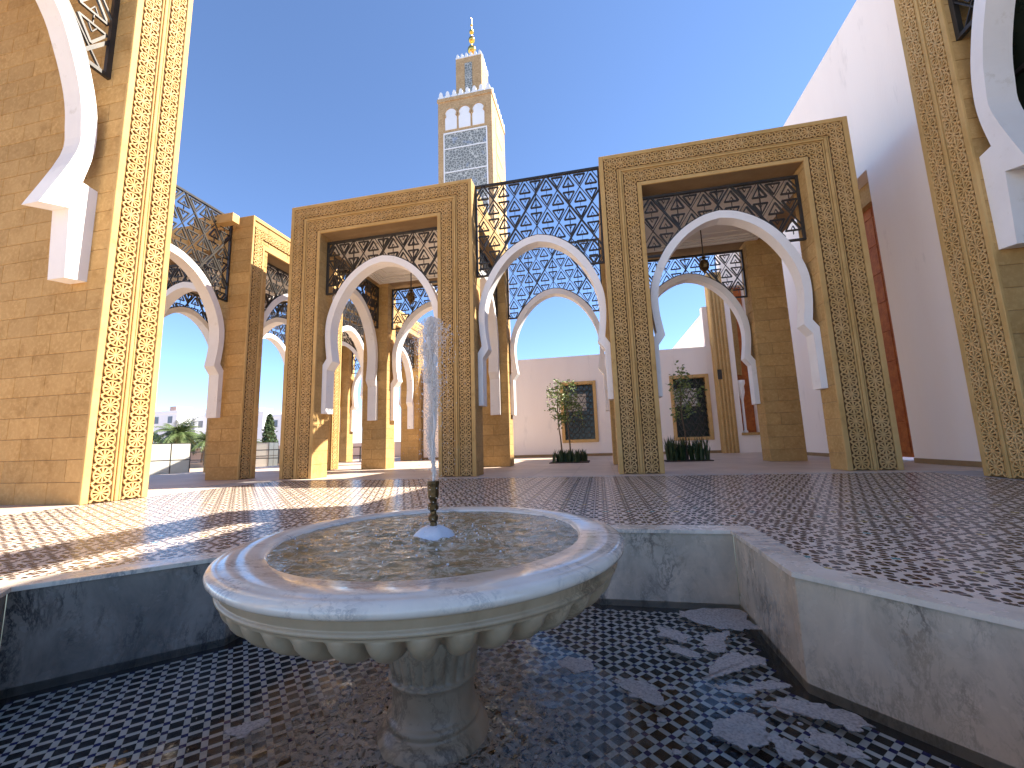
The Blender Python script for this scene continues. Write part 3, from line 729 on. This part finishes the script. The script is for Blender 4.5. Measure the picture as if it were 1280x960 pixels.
court = struct('tiled_court', MB().box(CX0, CX0+.02, CY0, CY1, -.02, -.005).mesh('tiled_court', GROUT))
cells = []
nx, ny = int((CX1-CX0)/P_), int((CY1-CY0)/P_)
for i in range(nx):
    for j in range(ny):
        x, y = CX0+P_*(i+.5)+.02, CY1-P_*(j+.5)
        h = P_/2
        if any(in_star(x+a*h, y+b_*h, .015) for a in (-1, 0, 1) for b_ in (-1, 0, 1)): 
            # keep quarter units outside the coping
            cells.append((9e9, x, y, -1)); continue
        iv = in_view((x, y, 0), .08); d = (Vector((x, y, 0))-CAMPOS).length
        cells.append((d if iv else 1e6+d, x, y, rnd.choice((0, 0, 0, 5, 5, 2, 1, 3, 4))))
cells.sort(key=lambda c: c[0]); mass = MB(); n_o = 0
for d, x, y, v_ in cells:
    if v_ < 0: continue
    if n_o < 295 and d < 1e5: link('court_tile', UM[v_], court, (x, y, 0)); n_o += 1
    else:
        u = UN[v_]; o_ = len(mass.v); mass.v += [(a+x, b_+y, c) for a, b_, c in u.v]; mass.f += [tuple(i+o_ for i in f) for f in u.f]; mass.m += u.m
o = link('court_tile_field', mass.mesh('court_tile_field', UMATS), court); o['kind'] = 'stuff'
# cut tile pieces along the coping (small quarter pieces)
b = MB(); q = P_/6
for d, x, y, v_ in cells:
    if v_ >= 0: continue
    for i in range(-3, 3):
        for j in range(-3, 3):
            X, Y = x+(i+.5)*q, y+(j+.5)*q
            if in_star(X, Y, .14): continue
            b.box(X-q/2+.002, X+q/2-.002, Y-q/2+.002, Y+q/2-.002, -.01, .0, (0, 1, 0, 2)[(i+2*j) % 4] if (i+j) % 2 else 0)
o = link('cut_tile_edge', b.mesh('cut_tile_edge', UMATS), court); o['kind'] = 'stuff'
# basin
ZF, ZW = -.64, -.592
basin = thing('star_basin', 'sunken eight pointed star basin lined with grey marble slabs', 'basin', (BC[0], BC[1], ZF))
inn = off_star(0.); cop_o = off_star(.20); cop_i = off_star(-.018)
for i in range(16):
    j = (i+1) % 16; p, q = inn[i], inn[j]
    d = Vector((q[0]-p[0], q[1]-p[1])); L = d.length; d /= L; nrm = Vector((d.y, -d.x))
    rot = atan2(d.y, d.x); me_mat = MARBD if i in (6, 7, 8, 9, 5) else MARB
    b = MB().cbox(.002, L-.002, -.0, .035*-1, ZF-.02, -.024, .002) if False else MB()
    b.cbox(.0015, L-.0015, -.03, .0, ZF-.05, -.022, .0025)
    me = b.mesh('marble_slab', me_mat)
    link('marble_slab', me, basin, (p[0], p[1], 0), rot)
    a, c, e, f = cop_i[i], cop_i[j], cop_o[j], cop_o[i]
    sh = lambda p1, p2, t: (p1[0]+(p2[0]-p1[0])*t, p1[1]+(p2[1]-p1[1])*t)
    poly = [sh(a, c, .001), sh(c, a, .001), sh(e, f, .001), sh(f, e, .001)]
    link('coping_slab', MB().prism(poly[::-1], -.022, .007).mesh('coping_slab', COPE), basin)
struct('basin_floor', MB().prism(off_star(.04), ZF-.1, ZF-.004).mesh('basin_floor', GBLK))
bf = bpy.data.objects['basin_floor']
PT = .091; ds, gs = .060, .029
def tile_b(x0, x1, y0, y1, mi, b=None):
    b = b or MB(); b.box(x0, x1, y0, y1, -.004, .0, mi); return b
TM = [tile_b(-ds/2, ds/2, -ds/2, ds/2, 0).mesh('dark_tile', GBLK), tile_b(-ds/2, ds/2, -gs/2, gs/2, 0).mesh('pale_tile', GLAV), tile_b(-gs/2, gs/2, -ds/2, ds/2, 0).mesh('pale_tile', GLAV), tile_b(-gs/2, gs/2, -gs/2, gs/2, 0).mesh('blue_tile', GBLU)]
TD = [(ds/2, ds/2), (ds/2, gs/2), (gs/2, ds/2), (gs/2, gs/2)]; TMI = [0, 1, 1, 2]
pcs = []; R45 = pi/4
for i in range(-46, 47):
    for j in range(-46, 47):
        for k, (ox, oy) in enumerate(((0, 0), (0, PT/2), (PT/2, 0), (PT/2, PT/2))):
            u, v_ = i*PT+ox, j*PT+oy
            x, y = BC[0]+(u-v_)/sqrt(2), BC[1]+(u+v_)/sqrt(2)
            if not in_star(x, y, -.09): continue
            iv = in_view((x, y, ZF), .02) and (x-BC[0]+.05)**2+(y-BC[1]-.23)**2 > .12
            D = (Vector((x, y, ZF))-CAMPOS); pcs.append(((D.length if iv else 1e6+D.length)+(0 if k == 0 else 4e5 if k == 3 else .6), x, y, k))
pcs.sort(); mass = MB(); c4, s4 = cos(R45), sin(R45); cnt = 0
for d, x, y, k in pcs:
    if d < 1e5 and cnt < 580: link(TM[k].name.split('.')[0], TM[k], bf, (x, y, ZF+rnd.uniform(-.0008, .0008)), R45); cnt += 1
    else:
        hx, hy = TD[k]; o_ = len(mass.v); z = ZF+rnd.uniform(-.0008, .0008)
        cs = [(-hx, -hy), (hx, -hy), (hx, hy), (-hx, hy)]; cs = [(x+a*c4-b_*s4, y+a*s4+b_*c4) for a, b_ in cs]
        mass.v += [(a, b_, z-.004) for a, b_ in cs]+[(a, b_, z) for a, b_ in cs]
        mass.f += [(o_+4, o_+5, o_+6, o_+7)]+[(o_+q, o_+(q+1) % 4, o_+4+(q+1) % 4, o_+4+q) for q in range(4)]; mass.m += [TMI[k]]*5
o = link('basin_tile_field', mass.mesh('basin_tile_field', [GBLK, GLAV, GBLU]), bf); o['kind'] = 'stuff'
# basin water: gently rippled sheet, livelier near the stem
FC = (-.898, 2.15)
def ripple(x, y, a0, a1, f):
    d = sqrt((x-FC[0])**2+(y-FC[1])**2); am = a0+a1*math.exp(-((d-.2)/.45)**2)
    return am*mnoise.fractal(Vector((x*f, y*f, 1.7)), 1., 2., 4)
b = MB(); st = off_star(-.0015); n = 150; grid = {}
x0_, x1_, y0_, y1_ = BC[0]-2.8, BC[0]+2.8, BC[1]-2.8, BC[1]+2.8; stp = 5.6/n
vs = []; fs = []
for i in range(n+1):
    for j in range(n+1):
        x, y = x0_+i*stp, y0_+j*stp; grid[(i, j)] = len(vs); vs.append((x, y, ZW+ripple(x, y, .0008, .010, 9)))
for i in range(n):
    for j in range(n):
        X, Y = x0_+(i+.5)*stp, y0_+(j+.5)*stp
        if in_star(X, Y, .02): fs.append((grid[(i, j)], grid[(i+1, j)], grid[(i+1, j+1)], grid[(i, j+1)]))
used = sorted({k for f in fs for k in f}); re_ = {k: i for i, k in enumerate(used)}
b.add([vs[k] for k in used], [tuple(re_[k] for k in f) for f in fs])
o = struct('basin_water', b.mesh('basin_water', PWATER, True))
PATCH = [
[(0.324,3.322),(0.411,3.321),(0.474,3.254),(0.516,3.199),(0.481,3.126),(0.424,3.14),(0.358,3.178),(0.325,3.246)],
[(0.605,3.235),(0.708,3.298),(0.802,3.323),(0.746,3.197),(0.676,3.025),(0.603,3.015),(0.589,3.119)],
[(0.513,2.71),(0.609,2.908),(0.734,3.033),(0.794,2.973),(0.885,3.005),(0.874,2.91),(0.771,2.859),(0.647,2.771),(0.559,2.709)],
[(0.534,3.65),(0.976,3.738),(0.993,3.505),(1.03,3.407),(0.856,3.368),(0.679,3.396),(0.574,3.491)],
[(-0.001,2.608),(0.161,2.625),(0.197,2.561),(0.237,2.459),(0.182,2.43),(0.104,2.453),(0.047,2.523)],
[(0.536,2.65),(0.685,2.65),(0.827,2.718),(0.923,2.709),(0.84,2.644),(0.666,2.588),(0.551,2.6)],
[(0.428,2.291),(0.507,2.361),(0.61,2.408),(0.668,2.369),(0.674,2.27),(0.589,2.186),(0.487,2.169),(0.435,2.222)],
[(0.667,2.269),(0.739,2.245),(0.751,2.174),(0.717,2.114),(0.665,2.137),(0.647,2.195)],
[(0.72,2.501),(0.868,2.571),(0.983,2.542),(1.102,2.497),(1.159,2.419),(1.066,2.366),(0.96,2.416),(0.87,2.443),(0.756,2.468)],
[(0.817,2.294),(0.916,2.32),(0.98,2.259),(1.003,2.179),(0.916,2.192),(0.825,2.224)],
[(-0.334,2.77),(-0.228,2.805),(-0.144,2.779),(-0.127,2.691),(-0.243,2.656)],
[(-1.855,1.863),(-1.841,1.941),(-1.723,1.99),(-1.72,1.902),(-1.743,1.843)],
[(0.342,3.073),(0.43,3.063),(0.503,2.99),(0.528,2.934),(0.446,2.942),(0.377,2.982)]]
DOTS = [(0.294,2.575,.02),(0.207,2.296,.022),(0.15,2.252,.016),(0.307,2.175,.03),(0.241,2.09,.02),(0.546,2.507,.016),(0.446,2.676,.014),(0.399,2.14,.018),(-0.272,2.22,.02),(-0.454,2.234,.016),(0.926,2.275,.014),(0.838,2.368,.012),(0.075,3.035,.015),(0.275,3.02,.015),(0.085,2.471,.02),(0.635,2.488,.01)]
PLAB = ['small ragged foam patch near the far marble wall, left of its neighbours', 'squarish foam patch beside the far corner of the basin', 'broad ragged foam patch with a long point in the middle right of the water', 'wide pale scum film filling the far right corner of the basin', 'foam patch with two round holes floating left of the others', 'long thin foam streak stretched below the broad ragged patch', 'big speckled foam patch at the lower right of the basin', 'tapering foam tail trailing off the big speckled patch', 'long curved foam streak running along the right marble wall', 'oval foam patch near the bottom right edge of the picture', 'faint foam patch just right of the fountain stem', 'frothy foam patch among the tiles at the lower left', 'thin foam shred linking the far patches']
def blob(poly, jit, sub=5, seed=1):
    P = []; k = len(poly)
    for i in range(k):
        p0, p1, p2, p3 = [poly[(i+q) % k] for q in (-1, 0, 1, 2)]
        for s_ in range(sub):
            t = s_/sub; x, y = (.5*((2*b_)+(c-a)*t+(2*a-5*b_+4*c-d)*t*t+(-a+3*b_-3*c+d)*t**3) for a, b_, c, d in zip(p0, p1, p2, p3))
            P.append((x+jit*mnoise.fractal(Vector((x*16, y*16, seed)), .6, 2.1, 4), y+jit*mnoise.fractal(Vector((x*16, y*16, seed+9)), .6, 2.1, 4)))
    return P
KP = 1.0365
PATCH = [[(x*KP, y*KP) for x, y in P] for P in PATCH]; DOTS = [(x*KP, y*KP, r) for x, y, r in DOTS]
for P, lab in zip(PATCH, PLAB):
    q = blob(P, .032, 9)
    area = sum(q[i][0]*q[(i+1) % len(q)][1]-q[(i+1) % len(q)][0]*q[i][1] for i in range(len(q)))
    if area < 0: q = q[::-1]
    tag(link('foam_patch', MB().prism(q, ZW-.002, ZW+.0028).mesh('foam_patch', FOAM)), lab, 'foam patch', 'foam patches on the basin water')
b = MB()
for x, y, r in DOTS: b.prism([(x+r*(1+.3*sin(3*a+x*9))*cos(a), y+r*(1+.25*cos(2*a))*sin(a)) for a in [i*pi/6 for i in range(12)]], ZW-.002, ZW+.003)
for k in range(260):
    a = rnd.uniform(0, 2*pi); d = .34+abs(rnd.gauss(0, .42)); x, y = FC[0]+d*cos(a), FC[1]+d*sin(a); r = rnd.uniform(.002, .007)
    if in_star(x, y, -.1): b.prism([(x+r*cos(i*pi/3), y+r*sin(i*pi/3)) for i in range(6)], ZW-.002, ZW+.0045)
struct('foam_specks', b.mesh('foam_specks', FOAM), 'stuff')
# froth ring of torn foam round the stem
b = MB()
for k in range(700):
    a = rnd.uniform(0, 2*pi); d = .33+abs(rnd.gauss(0, .26)); x, y = FC[0]+d*cos(a), FC[1]+d*sin(a)
    if mnoise.noise(Vector((x*7, y*7, 3))) < -.06+ (d-.35)*.6: continue
    if not in_star(x, y, -.1): continue
    r = rnd.uniform(.003, .011); e = rnd.uniform(.3, 1); ang = rnd.uniform(0, pi)
    pl = [(r*cos(i*pi/3), r*e*sin(i*pi/3)) for i in range(6)]
    b.prism([(x+u*cos(ang)-v_*sin(ang), y+u*sin(ang)+v_*cos(ang)) for u, v_ in pl], ZW-.003, ZW+.0055)
struct('stem_froth', b.mesh('stem_froth', FOAM), 'stuff')
# ------------------------------------------------------------------ fountain
ft = thing('marble_fountain', 'round scalloped marble fountain bowl on a turned stem in the basin', 'fountain', (FC[0], FC[1], ZF))
rim = [(.70, .25), (.755, .300), (.764, .332), (.775, .340), (.90, .3435), (.922, .343), (.934, .338), (.945, .339), (.962, .335), (.977, .326), (.984, .312), (.981, .298), (.968, .287), (.945, .282)]
link('rim', MB().lathe(rim, 128).mesh('rim', BOWL, True), ft, (FC[0], FC[1], 0))
fas = [(.950, .2825), (.944, .279), (.942, .272), (.940, .250), (.936, .245), (.941, .242), (.947, .236), (.947, .229), (.940, .223), (.933, .222), (.931, .216), (.929, .210)]
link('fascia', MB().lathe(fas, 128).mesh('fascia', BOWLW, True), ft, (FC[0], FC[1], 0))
NL = 44; gp = [(.929, .211), (.930, .207), (.930, .200), (.927, .188), (.918, .168), (.900, .146), (.872, .124), (.832, .104), (.78, .085), (.715, .066), (.64, .048), (.55, .030), (.43, .012), (.25, -.004)]
def gad(j, r, z, a):
    t = j/13; ph = abs(((NL*a/(2*pi)) % 1)-.5)*2; w_ = 1 if j < 2 else max(.6, 1-.04*(j-1.4))
    dep = .055*min(1, j/3.)*(1 if j < 10 else (13-j)/3)
    q = (sqrt(max(0, 1-(ph/w_)**2)) if ph < w_ else 0)
    return r-(1-q)*dep, z+(1-q)*dep*.35
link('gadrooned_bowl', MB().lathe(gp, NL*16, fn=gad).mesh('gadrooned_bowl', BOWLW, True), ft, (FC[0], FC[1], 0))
def flute(j, r, z, a):
    f = 1 if 2 <= j <= 5 else 0
    return r - f*.014*(1-abs(cos(12*a))**.6), z
stem = [(.25, -.02), (.238, -.16), (.232, -.20), (.227, -.23), (.220, -.265), (.213, -.295), (.212, -.308), (.222, -.313), (.223, -.323), (.212, -.332), (.205, -.35), (.203, -.42), (.206, -.475), (.216, -.485), (.228, -.495), (.230, -.508), (.222, -.52), (.222, -.528), (.235, -.535), (.252, -.552), (.268, -.575), (.278, -.60), (.282, -.65)]
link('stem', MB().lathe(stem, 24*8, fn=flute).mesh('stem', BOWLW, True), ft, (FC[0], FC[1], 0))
link('bowl_lining', MB().lathe([(.762, .32), (.70, .28), (.5, .24), (.001, .22)], 48).mesh('bowl_lining', BOWLW, True), ft, (FC[0], FC[1], 0))
noz = [(.001, .31), (.055, .30), (.055, .345), (.03, .36), (.028, .40), (.04, .41), (.04, .43), (.026, .44), (.026, .455), (.044, .465), (.046, .49), (.03, .50), (.032, .515), (.045, .53), (.047, .585), (.05, .60), (.05, .612), (.03, .615), (.001, .612)]
link('nozzle', MB().lathe([(r*.66, z) for r, z in noz], 16).mesh('nozzle', BRONZE), ft, (FC[0], FC[1], 0))
# water in the bowl
b = MB(); nr, na = 56, 160
vs = [(0, 0, .326)]
for i in range(1, nr+1):
    r = .765*i/nr
    for k in range(na):
        a = 2*pi*k/na; x, y = r*cos(a), r*sin(a)
        h = .011*mnoise.fractal(Vector((x*12+y*3, y*17, .3)), .8, 2.1, 5)+.004*sin(r*70)*math.exp(-r*5)*.6
        vs.append((x, y, .331+h*(1.1-.9*r)))
fs = [(0, 1+k, 1+(k+1) % na) for k in range(na)]
for i in range(nr-1):
    for k in range(na): fs.append((1+i*na+k, 1+(i+1)*na+k, 1+(i+1)*na+(k+1) % na, 1+i*na+(k+1) % na))
b.add(vs, fs); struct('bowl_water', b.mesh('bowl_water', BWATER, True), loc=(FC[0], FC[1], 0))
b = MB()
for k in range(90):
    a = rnd.uniform(0, 2*pi); d = .06+abs(rnd.gauss(0, .25)); 
    if d > .76: continue
    x, y, r = d*cos(a), d*sin(a), rnd.uniform(.001, .003)
    b.prism([(x+r*1.6*cos(i*pi/3), y+r*sin(i*pi/3)) for i in range(6)], .332, .3385)
struct('bowl_bubbles', b.mesh('bowl_bubbles', FROTH), 'stuff', loc=(FC[0], FC[1], 0))
# jet: core, falling skirt, droplets, splash mound
jet = thing('water_jet', 'white jet of spraying water rising from the brass nozzle', 'water jet', (FC[0], FC[1], .61))
def ico(b, x, y, z, r, e=1.):
    v = [(0, 0, e*1.3), (0, 0, -e*1.3)]+[(cos(i*pi/2), sin(i*pi/2), 0) for i in range(4)]
    b.add([(x+r*a, y+r*c, z+r*d) for a, c, d in v], [(0, 2, 3), (0, 3, 4), (0, 4, 5), (0, 5, 2), (1, 3, 2), (1, 4, 3), (1, 5, 4), (1, 2, 5)])
for s_ in range(5):
    pts = []; rad = []
    for k in range(40):
        t = k/39; z = .60+.86*t+(.04 if s_ == 0 else -.05*s_*t); 
        w_ = .004+.030*t
        pts.append((FC[0]+w_*2*mnoise.noise(Vector((s_*5.1, z*6, 0))), FC[1]+w_*2*mnoise.noise(Vector((s_*3.7, z*6, 8))), z))
        rad.append((.006+.007*t)*(.65+.5*abs(mnoise.noise(Vector((z*23, s_, 4))))*2))
    link('water_strand', MB().tube(pts, rad, 9).mesh('water_strand', SPRAY, True), jet)
b = MB()
for k in range(12000):
    t = rnd.random()**.62; z = .62+.92*t
    hw = .013+.052*t**1.3 + (.018 if .8 < t < .97 else 0)
    a = rnd.uniform(0, 2*pi); d = abs(rnd.gauss(0, .5))*hw
    if rnd.random() < .03: d = hw*rnd.uniform(1.2, 2.2)
    lean = -.018*t+.012*sin(z*13)
    ico(b, FC[0]+lean+d*cos(a)*1.25, FC[1]+d*sin(a), z - (d*.6 if t > .6 else 0), rnd.choice((.0018, .0022, .0028, .0036)), rnd.uniform(.8, 1.8))
for k in range(500):
    z = rnd.uniform(.35, 1.3); a = rnd.uniform(0, 2*pi); d = abs(rnd.gauss(.03, .07)); ico(b, FC[0]+d*cos(a), FC[1]+d*sin(a), z, rnd.choice((.0016, .0024, .003)), 1.)
o = link('droplets', b.mesh('droplets', SPRAY), jet); o['kind'] = 'stuff'
b = MB().lathe([(.115, .322), (.10, .342), (.075, .362), (.045, .376), (.001, .382)], 28, fn=lambda j, r, z, a: (r*(1+.12*mnoise.noise(Vector((cos(a)*2, sin(a)*2, j)))), z+.006*mnoise.noise(Vector((cos(a)*5, sin(a)*5, j*2.)))))
link('splash_mound', b.mesh('splash_mound', FROTH, True), jet, (FC[0], FC[1], 0))
# ------------------------------------------------------------------ planting beds
def leaf_cloud(b, cx, cy, cz, rx, rz, n, size):
    cl = [(rnd.gauss(0, .5)*rx, rnd.gauss(0, .5)*rx, rnd.uniform(-1, 1)*rz) for _ in range(max(4, n//22))]
    for k in range(n):
        c = rnd.choice(cl); x, y, z = (cx+c[0]+rnd.gauss(0, .16)*rx, cy+c[1]+rnd.gauss(0, .16)*rx, cz+c[2]+rnd.gauss(0, .14)*rz)
        d = Vector((rnd.gauss(0, 1), rnd.gauss(0, 1), rnd.gauss(0, .6))).normalized(); e = d.cross(Vector((rnd.gauss(0, 1), rnd.gauss(0, 1), rnd.gauss(0, 1)))).normalized()
        s_ = size*rnd.uniform(.6, 1.3); p = Vector((x, y, z))
        b.add([p, p+d*s_*.5+e*s_*.28, p+d*s_, p+d*s_*.5-e*s_*.28], [(0, 1, 2, 3)])
def sapling(x, y, h, lab, crown, lean=0., n=560):
    t = thing('young_tree', lab, 'tree', (x, y, 0), 'young trees in the planting beds')
    pts = [(x+lean*k/6*h*.2+.04*sin(k*1.3), y, h*k/6*.92) for k in range(7)]
    link('trunk', MB().tube(pts, [.035-.0035*k for k in range(7)], 7).mesh('trunk', BARK), t)
    b = MB()
    for k in range(9):
        z = h*rnd.uniform(.5, .88); a = rnd.uniform(0, 2*pi); L = rnd.uniform(.25, .6)*crown
        b.tube([(x, y, z), (x+L*.5*cos(a), y+L*.5*sin(a), z+L*.4), (x+L*cos(a), y+L*sin(a), z+L*.7)], [.012, .009, .004], 5)
    o = link('branches', b.mesh('branches', BARK), t)
    b = MB(); leaf_cloud(b, x+lean*.2*h, y, h*.74, crown, h*.27, n, .12)
    link('foliage', b.mesh('foliage', LEAF), t)['kind'] = 'stuff'
def bed(x0, x1, y0, y1, lab, spikes, hh):
    s_ = struct('planting_bed', MB().box(x0, x1, y0, y1, -.02, .03).mesh('planting_bed', SOIL)); del s_
    for k in range(spikes):
        x, y = rnd.uniform(x0+.1, x1-.1), rnd.uniform(y0+.1, y1-.1); b = MB()
        for q in range(15):
            a = rnd.uniform(0, 2*pi); L = hh*rnd.uniform(.5, 1.1); bx, by = rnd.uniform(-.06, .06), rnd.uniform(-.06, .06); lx, ly = .14*L*cos(a), .14*L*sin(a); w_ = .028
            px, py = -sin(a)*w_, cos(a)*w_
            b.add([(x+bx-px, y+by-py, 0), (x+bx+px, y+by+py, 0), (x+bx+lx*.6+px, y+by+ly*.6+py, L*.6), (x+bx+lx*.6-px, y+by+ly*.6-py, L*.6), (x+bx+lx*1.6, y+by+ly*1.6, L)], [(0, 1, 2, 3), (3, 2, 4)])
        o = tag(link('leafy_plant', b.mesh('leafy_plant', LEAFD)), lab, 'plant', lab)
bed(-1.95, -.45, 15.9, 17.4, 'dark spiky low plant in the bed seen through the central gap', 22, .5)
bed(2.2, 3.75, 15.35, 16.3, 'dark spiky low plant in the bed seen through the right pavilion', 20, .85)
sapling(-1.56, 16.9, 3.2, 'slim young tree left of the pair in front of the left window', .55, -.1)
sapling(-1.22, 16.7, 3.35, 'slim young tree right of the pair in front of the left window', .5, .05)
sapling(2.98, 15.9, 3.3, 'slim dark young tree in front of the right window inside the pavilion arch', .5, 0, 520)
# ------------------------------------------------------------------ beyond the left arcade
def panel_box(x, y, w_, d_, h_, rot, lab, mat2):
    t = thing('panel_enclosure', lab, 'panel enclosure', (x, y, -.45), 'low concrete panel enclosures', rot)
    R = Matrix.Rotation(rot, 4, 'Z')
    def L(nm, me, p): return link(nm, me, t, R @ Vector(p) + Vector((x, y, -.45)), rot)
    for i in range(2):
        for j in range(2):
            L('panel', MB().cbox(.02, w_/2-.02, 0, .05, .02, h_/2-.02, .004).mesh('panel', CONC), (i*w_/2, 0, j*h_/2))
            L('panel', MB().cbox(0, .05, .07, d_/2-.02, .02, h_/2-.02, .004).mesh('panel', mat2), (w_-.05, i*d_/2, j*h_/2))
    b = MB(); q = .03
    for X in (0, w_/2, w_): b.box(X-q/2, X+q/2, -.015, .055, 0, h_)
    for Z in (0, h_/2, h_): b.box(.015, w_-.015, -.012, .05, Z-q/2, Z+q/2)
    for Y in (d_/2, d_): b.box(w_-.055, w_+.01, Y-q/2, Y+q/2, 0, h_)
    for Z in (h_/2, h_): b.box(w_-.05, w_+.008, .06, d_-.02, Z-q/2, Z+q/2)
    L('frame', b.mesh('frame', IRON), (0, 0, 0))
panel_box(-23.6, 17.9, 1.75, 1.8, 1.83, 1.09, 'pale concrete panel enclosure with dark frame on the low ground beyond the near left gate', CONC)
panel_box(-24.0, 24.2, 1.6, 2.2, 1.85, .45, 'half shaded panel enclosure seen between the two left stone pillars', M('shaded_panel', (.10, .11, .11), rough=.5))  # side panels coloured dark to carry that face's shade
def wall_line(name, lab, x0, x1, y, h_, mat):
    t = tag(link(name, MB().cbox(x0, x1, y, y+.25, -.1, h_, .02).mesh(name, mat)), lab, 'wall')
PINK = M('pink_wall', (.62, .47, .40), (.55, .42, .34), rough=.9, scale=.6)
wall_line('boundary_wall', 'long low pinkish boundary wall beyond the left arcade', -75, -14, 31, 1.25, PINK)
t = thing('railing', 'thin dark railing along the sandy ground beyond the left arcade', 'railing', (-30, 24, 0))
for k in range(16): link('post', MB().box(-45+k*2, -44.94+k*2, 24, 24.06, -.05, .9).mesh('post', IRON), t)
for z in (.3, .85): link('rail', MB().box(-45, -14.9, 24.01, 24.05, z, z+.06).mesh('rail', IRON), t)
def palm(x, y, h, r, lab, n=48):
    t = thing('palm_tree', lab, 'palm', (x, y, 0), 'palm trees beyond the left arcade')
    link('trunk', MB().tube([(x, y, 0), (x, y, h*.5), (x, y, h)], [.32, .26, .24], 9).mesh('trunk', BARK), t)
    b = MB()
    for k in range(n):
        a = 2*pi*k/n*2.4+rnd.uniform(-.2, .2); el = rnd.uniform(-.2, 1.25); L = r*rnd.uniform(.8, 1.1); prev = None
        for s_ in range(9):
            u = s_/8; d = L*u*cos(el*(1-.15*u)); z = h+L*u*sin(el)-1.05*r*u*u*cos(el)*.75
            p = Vector((x+d*cos(a), y+d*sin(a), z))
            if prev is not None:
                side = Vector((-sin(a), cos(a), 0)); w_ = r*.2*sin(pi*min(1, u*.9+.1))
                for sg in (-1, 1):
                    for q in (0, .34, .67):
                        p0 = prev+(p-prev)*q; b.add([p0, p0+(p-prev)*.3, p0+(p-prev)*.7+side*sg*w_+Vector((0, 0, -w_*.5))], [(0, 1, 2)])
            prev = p
    link('crown', b.mesh('crown', PALM), t)['kind'] = 'stuff'
palm(-36.6, 30, 2.6, 2.5, 'broad low palm with arching fronds left of the left rear pavilion', 64)
palm(-33.6, 30, 1.9, 1.5, 'smaller palm half hidden behind the left rear stone pillar')
palm(-28.2, 29, 1.5, 1.3, 'small palm seen between the two left stone pillars')
def bush(x, y, r, h, lab, mat=LEAFD, n=1500, sz=.3, trunk=.6, conic=False):
    t = thing('bushy_tree', lab, 'tree', (x, y, 0), 'dark trees beyond the left arcade')
    link('trunk', MB().tube([(x, y, 0), (x, y, h*trunk)], [.14, .07], 7).mesh('trunk', BARK), t); b = MB()
    for k in range(n):
        z = rnd.random(); rr = r*((1-z)**.7 if conic else sqrt(max(0, 1-(2*z-1)**2)))*rnd.uniform(.3, 1)*(.75+.35*mnoise.noise(Vector((k*.01, z*4, x)))); a = rnd.uniform(0, 2*pi)
        p = Vector((x+rr*cos(a), y+rr*sin(a), .3+z*(h-.3))); d = Vector((rnd.gauss(0, 1), rnd.gauss(0, 1), rnd.gauss(0, 1))).normalized(); e = d.orthogonal().normalized(); s_ = sz*rnd.uniform(.5, 1)
        b.add([p, p+d*s_*.5+e*s_*.3, p+d*s_, p+d*s_*.5-e*s_*.3], [(0, 1, 2, 3)])
    link('crown', b.mesh('crown', mat), t)['kind'] = 'stuff'
bush(-42.5, 32.3, 2.2, 2.7, 'rounded dark shrub left of the broad low palm')
bush(-39.8, 33, 1.9, 2.4, 'low dark shrub directly behind the broad low palm')
bush(-28.6, 31.5, 1.1, 4.0, 'upright dark conifer like tree before the white town houses', n=1700, conic=True)
bush(-26.2, 31.5, .9, 1.9, 'small dark shrub right of the upright conifer like tree', n=700)
def house(x0, x1, y, h, lab, fl=3, extra=None, d=9):
    t = thing('town_house', lab, 'house', ((x0+x1)/2, y, 0), 'white houses of the distant town')
    wl_ = link('wall', MB().box(x0, x1, y, y+d, 0, h).mesh('wall', TOWNW), t)
    link('parapet', MB().box(x0-.1, x1+.1, y-.1, y+.3, h-.5, h).mesh('parapet', TOWNW), t)
    n = max(1, int((x1-x0)/2.4))
    for f in range(fl):
        for k in range(n):
            X = x0+(x1-x0)*(k+.5)/n; Z = h-2.2-f*2.6
            if Z > .5: link('window', MB().box(X-.45, X+.45, y-.06, y-.001, Z, Z+1.2).mesh('window', TOWNG), t)
    if extra: link('roof_room', MB().box(extra[0], extra[1], y+1, y+4, h, h+extra[2]).mesh('roof_room', TOWNR if extra[3] else TOWNW), t)
house(-92, -79, 60, 8.7, 'white town house with dark square windows behind the shrubs at far left')
house(-78.6, -72.6, 59, 8.4, 'white town house with a reddish roof room behind the broad palm', extra=(-75.6, -74.2, .9, 1))
house(-72.3, -64, 62, 7.6, 'plain white town house touching the left rear pillar', 2, extra=(-71.5, -68.5, 1.2, 0))
house(-60.5, -55.8, 60, 7.6, 'white town house left of the conifer like tree, with an upper terrace', extra=(-60, -57.5, .7, 0))
house(-55.5, -48, 61, 7.0, 'white town house right of the conifer like tree')
